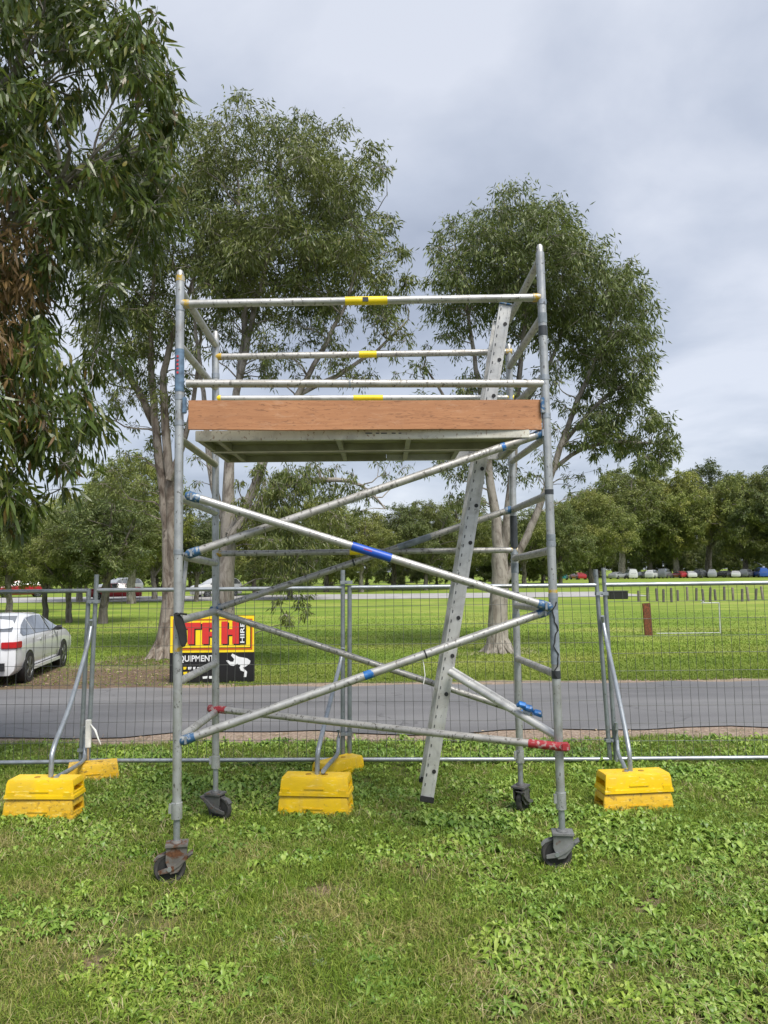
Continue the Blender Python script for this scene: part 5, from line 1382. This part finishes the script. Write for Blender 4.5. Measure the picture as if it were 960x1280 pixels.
# far car park
paints = {k: carpaint(k + '_car_paint', c) for k, c in dict(teal=(0.03, 0.22, 0.25), red=(0.32, 0.02, 0.03), dark=(0.03, 0.032, 0.036), white=(0.52, 0.53, 0.54), silver=(0.28, 0.295, 0.31), blue=(0.02, 0.08, 0.35), grey=(0.14, 0.15, 0.16)).items()}
protos = {k: make_car(k, paints['white'], 'parked_car', 'proto', False) for k in ('sedan', 'suv', 'van')}
for k in protos.values():
    for c in k.children:
        if c.name.startswith('body'): c.material_slots[0].link = 'OBJECT'
CARS = [(703, 112, 'sedan', 'teal', 'teal car parked nearest the taller scaffold end'), (722, 114, 'sedan', 'red', 'dark red car parked between the teal car and the fence joint'),
    (739, 114, 'suv', 'dark', 'dark car parked right behind the fence joint top'), (772, 116, 'sedan', 'silver', 'silver car parked just past the fence joint'),
    (788, 117, 'van', 'white', 'white van parked among the far cars'), (803, 118, 'sedan', 'dark', 'dark car parked beside the white van'),
    (816, 117, 'suv', 'white', 'white wagon above the rusty post'), (831, 118, 'van', 'grey', 'grey van second along from the rusty post'),
    (850, 119, 'sedan', 'red', 'small red car behind the pipe frame'), (862, 118, 'sedan', 'white', 'low white car above the pipe frame'),
    (876, 118, 'suv', 'dark', 'black wagon between low white car and pale wagon'), (890, 119, 'suv', 'silver', 'silver wagon above the end of the pipe frame'),
    (905, 119, 'sedan', 'dark', 'black sedan below the open trunked gum'), (919, 118, 'sedan', 'white', 'white sedan near the end of the far car row'),
    (934, 118, 'suv', 'grey', 'grey wagon beside the blue van'), (950, 117, 'van', 'blue', 'blue van at the end of the far car row'), (966, 117, 'sedan', 'silver', 'silver car cut by the picture edge'),
    (143, 66, 'sedan', 'red', 'small red car far behind the first fence joint'), (27, 74, 'suv', 'red', 'red car glimpsed over the white sedan roof'), (270, 70, 'suv', 'white', 'white wagon far behind the sign top'), (150, 78, 'suv', 'silver', 'silver car behind the far red car')]
for i, (px, Y, k, colr, lab) in enumerate(CARS):
    o = copy_tree(protos[k]); Y += 18 if Y > 100 else 0; o.location = gxy(px, Y); o.rotation_euler.z = (1.25 + 0.5 * math.sin(i * 1.7)) if Y > 100 else 0.1 + .2 * i
    for c in o.children:
        if c.name.startswith('body'): c.material_slots[0].link = 'OBJECT'; c.material_slots[0].material = paints[colr]
    if Y > 100: o.scale = (.88, .88, .88)
    tag(o, lab, 'car', 'cars parked far across the park')
def kill(o):
    for c in list(o.children): kill(c)
    bpy.data.objects.remove(o)
for k in protos.values(): kill(k)

# ------------------------------------------------------------------ small things in the field
wood = [plain('weathered_timber', (0.20, 0.175, 0.145), 0.85, 0, .3, 6, .3), plain('dark_timber', (0.10, 0.092, 0.08), 0.85, 0, .3, 6, .3)]
proto_b = None
bx = [797, 808, 820, 828, 838, 846, 858, 869, 878, 886, 893, 904, 915, 926, 934, 943, 952]
for i, x_ in enumerate(bx):
    Y = 52.5 + 1.2 * math.sin(i * 1.3)
    if i == 0:
        b = MB(); b.path([(0, 0, -.1), (0, 0, .78), (0, 0, .84)], [.085, .085, .06], 8)
        proto_me = b.mesh('bollard', wood[1])
    o = link('bollard', proto_me); o.location = gxy(x_, Y); o.rotation_euler = (0.08 * math.sin(i * 2.2), 0.12 * math.sin(i * 3.1), 0)
    o.scale = (1, 1, 0.9 + .25 * abs(math.sin(i * 1.9)))
    o.material_slots[0].link = 'OBJECT'; o.material_slots[0].material = wood[0 if i in (6, 12, 14, 16) else 1]
    ORD = 'first second third fourth fifth sixth seventh eighth ninth tenth eleventh twelfth thirteenth fourteenth fifteenth sixteenth seventeenth'.split()
    tag(o, '%s timber bollard, %s in the far row counted from the rusty post' % ('pale' if i in (6, 12, 14, 16) else 'dark', ORD[i]), 'bollard', 'timber bollards of the far row')
p = gxy(771, 57); bb = thing('storage_box', 'low dark box on the grass beside the fence joint', 'box', tuple(p))
MB().box(p + Vector((0, 0, .27)), (1.35, .7, .54)).build('bin_body', M['trim'], bb, bevel=.03)
MB().box(p + Vector((0, 0, .575)), (1.42, .76, .07)).build('bin_lid', plain('bin_lid', (.05, .05, .055), .5), bb, bevel=.015)
p = gxy(807, 26.5); hb_ = 1.09
b = MB(); b.beam(p + Vector((.03, 0, -.1)), p + Vector((-.02, 0, hb_)), .27, .07, (0, 1, 0)); 
tag(b.build('rusty_post', rusty('rusted_plate', (0.24, 0.07, 0.035), 0.42), None, bevel=.012), 'broad rust red post standing in the field', 'post')
a = gxy(818, 26.9); c = gxy(897, 26.9)
fr = thing('pipe_goal', 'white pipe goal frame lying open on the field', 'frame', tuple(a))
wp = plain('white_pipe', (0.46, 0.48, 0.48), 0.5)
top = Vector((0, 0, 1.06))
MB().tube(c, c + top, .021, 8).build('upright', wp, fr); MB().tube(c + top, c + top - Vector((.62, 0, 0)), .018, 8).build('crossbar', wp, fr)
MB().tube(a + Vector((0, 0, .03)), c + Vector((0, 0, .03)), .015, 8).build('ground_bar', wp, fr)
MB().tube(c + top - Vector((.5, 0, 0)), c + top + Vector((-.62, 0, .10)), .02, 8).build('corner_stub', wp, fr)
print('faces', sum(len(o.data.polygons) for o in bpy.data.objects if o.type == 'MESH'))
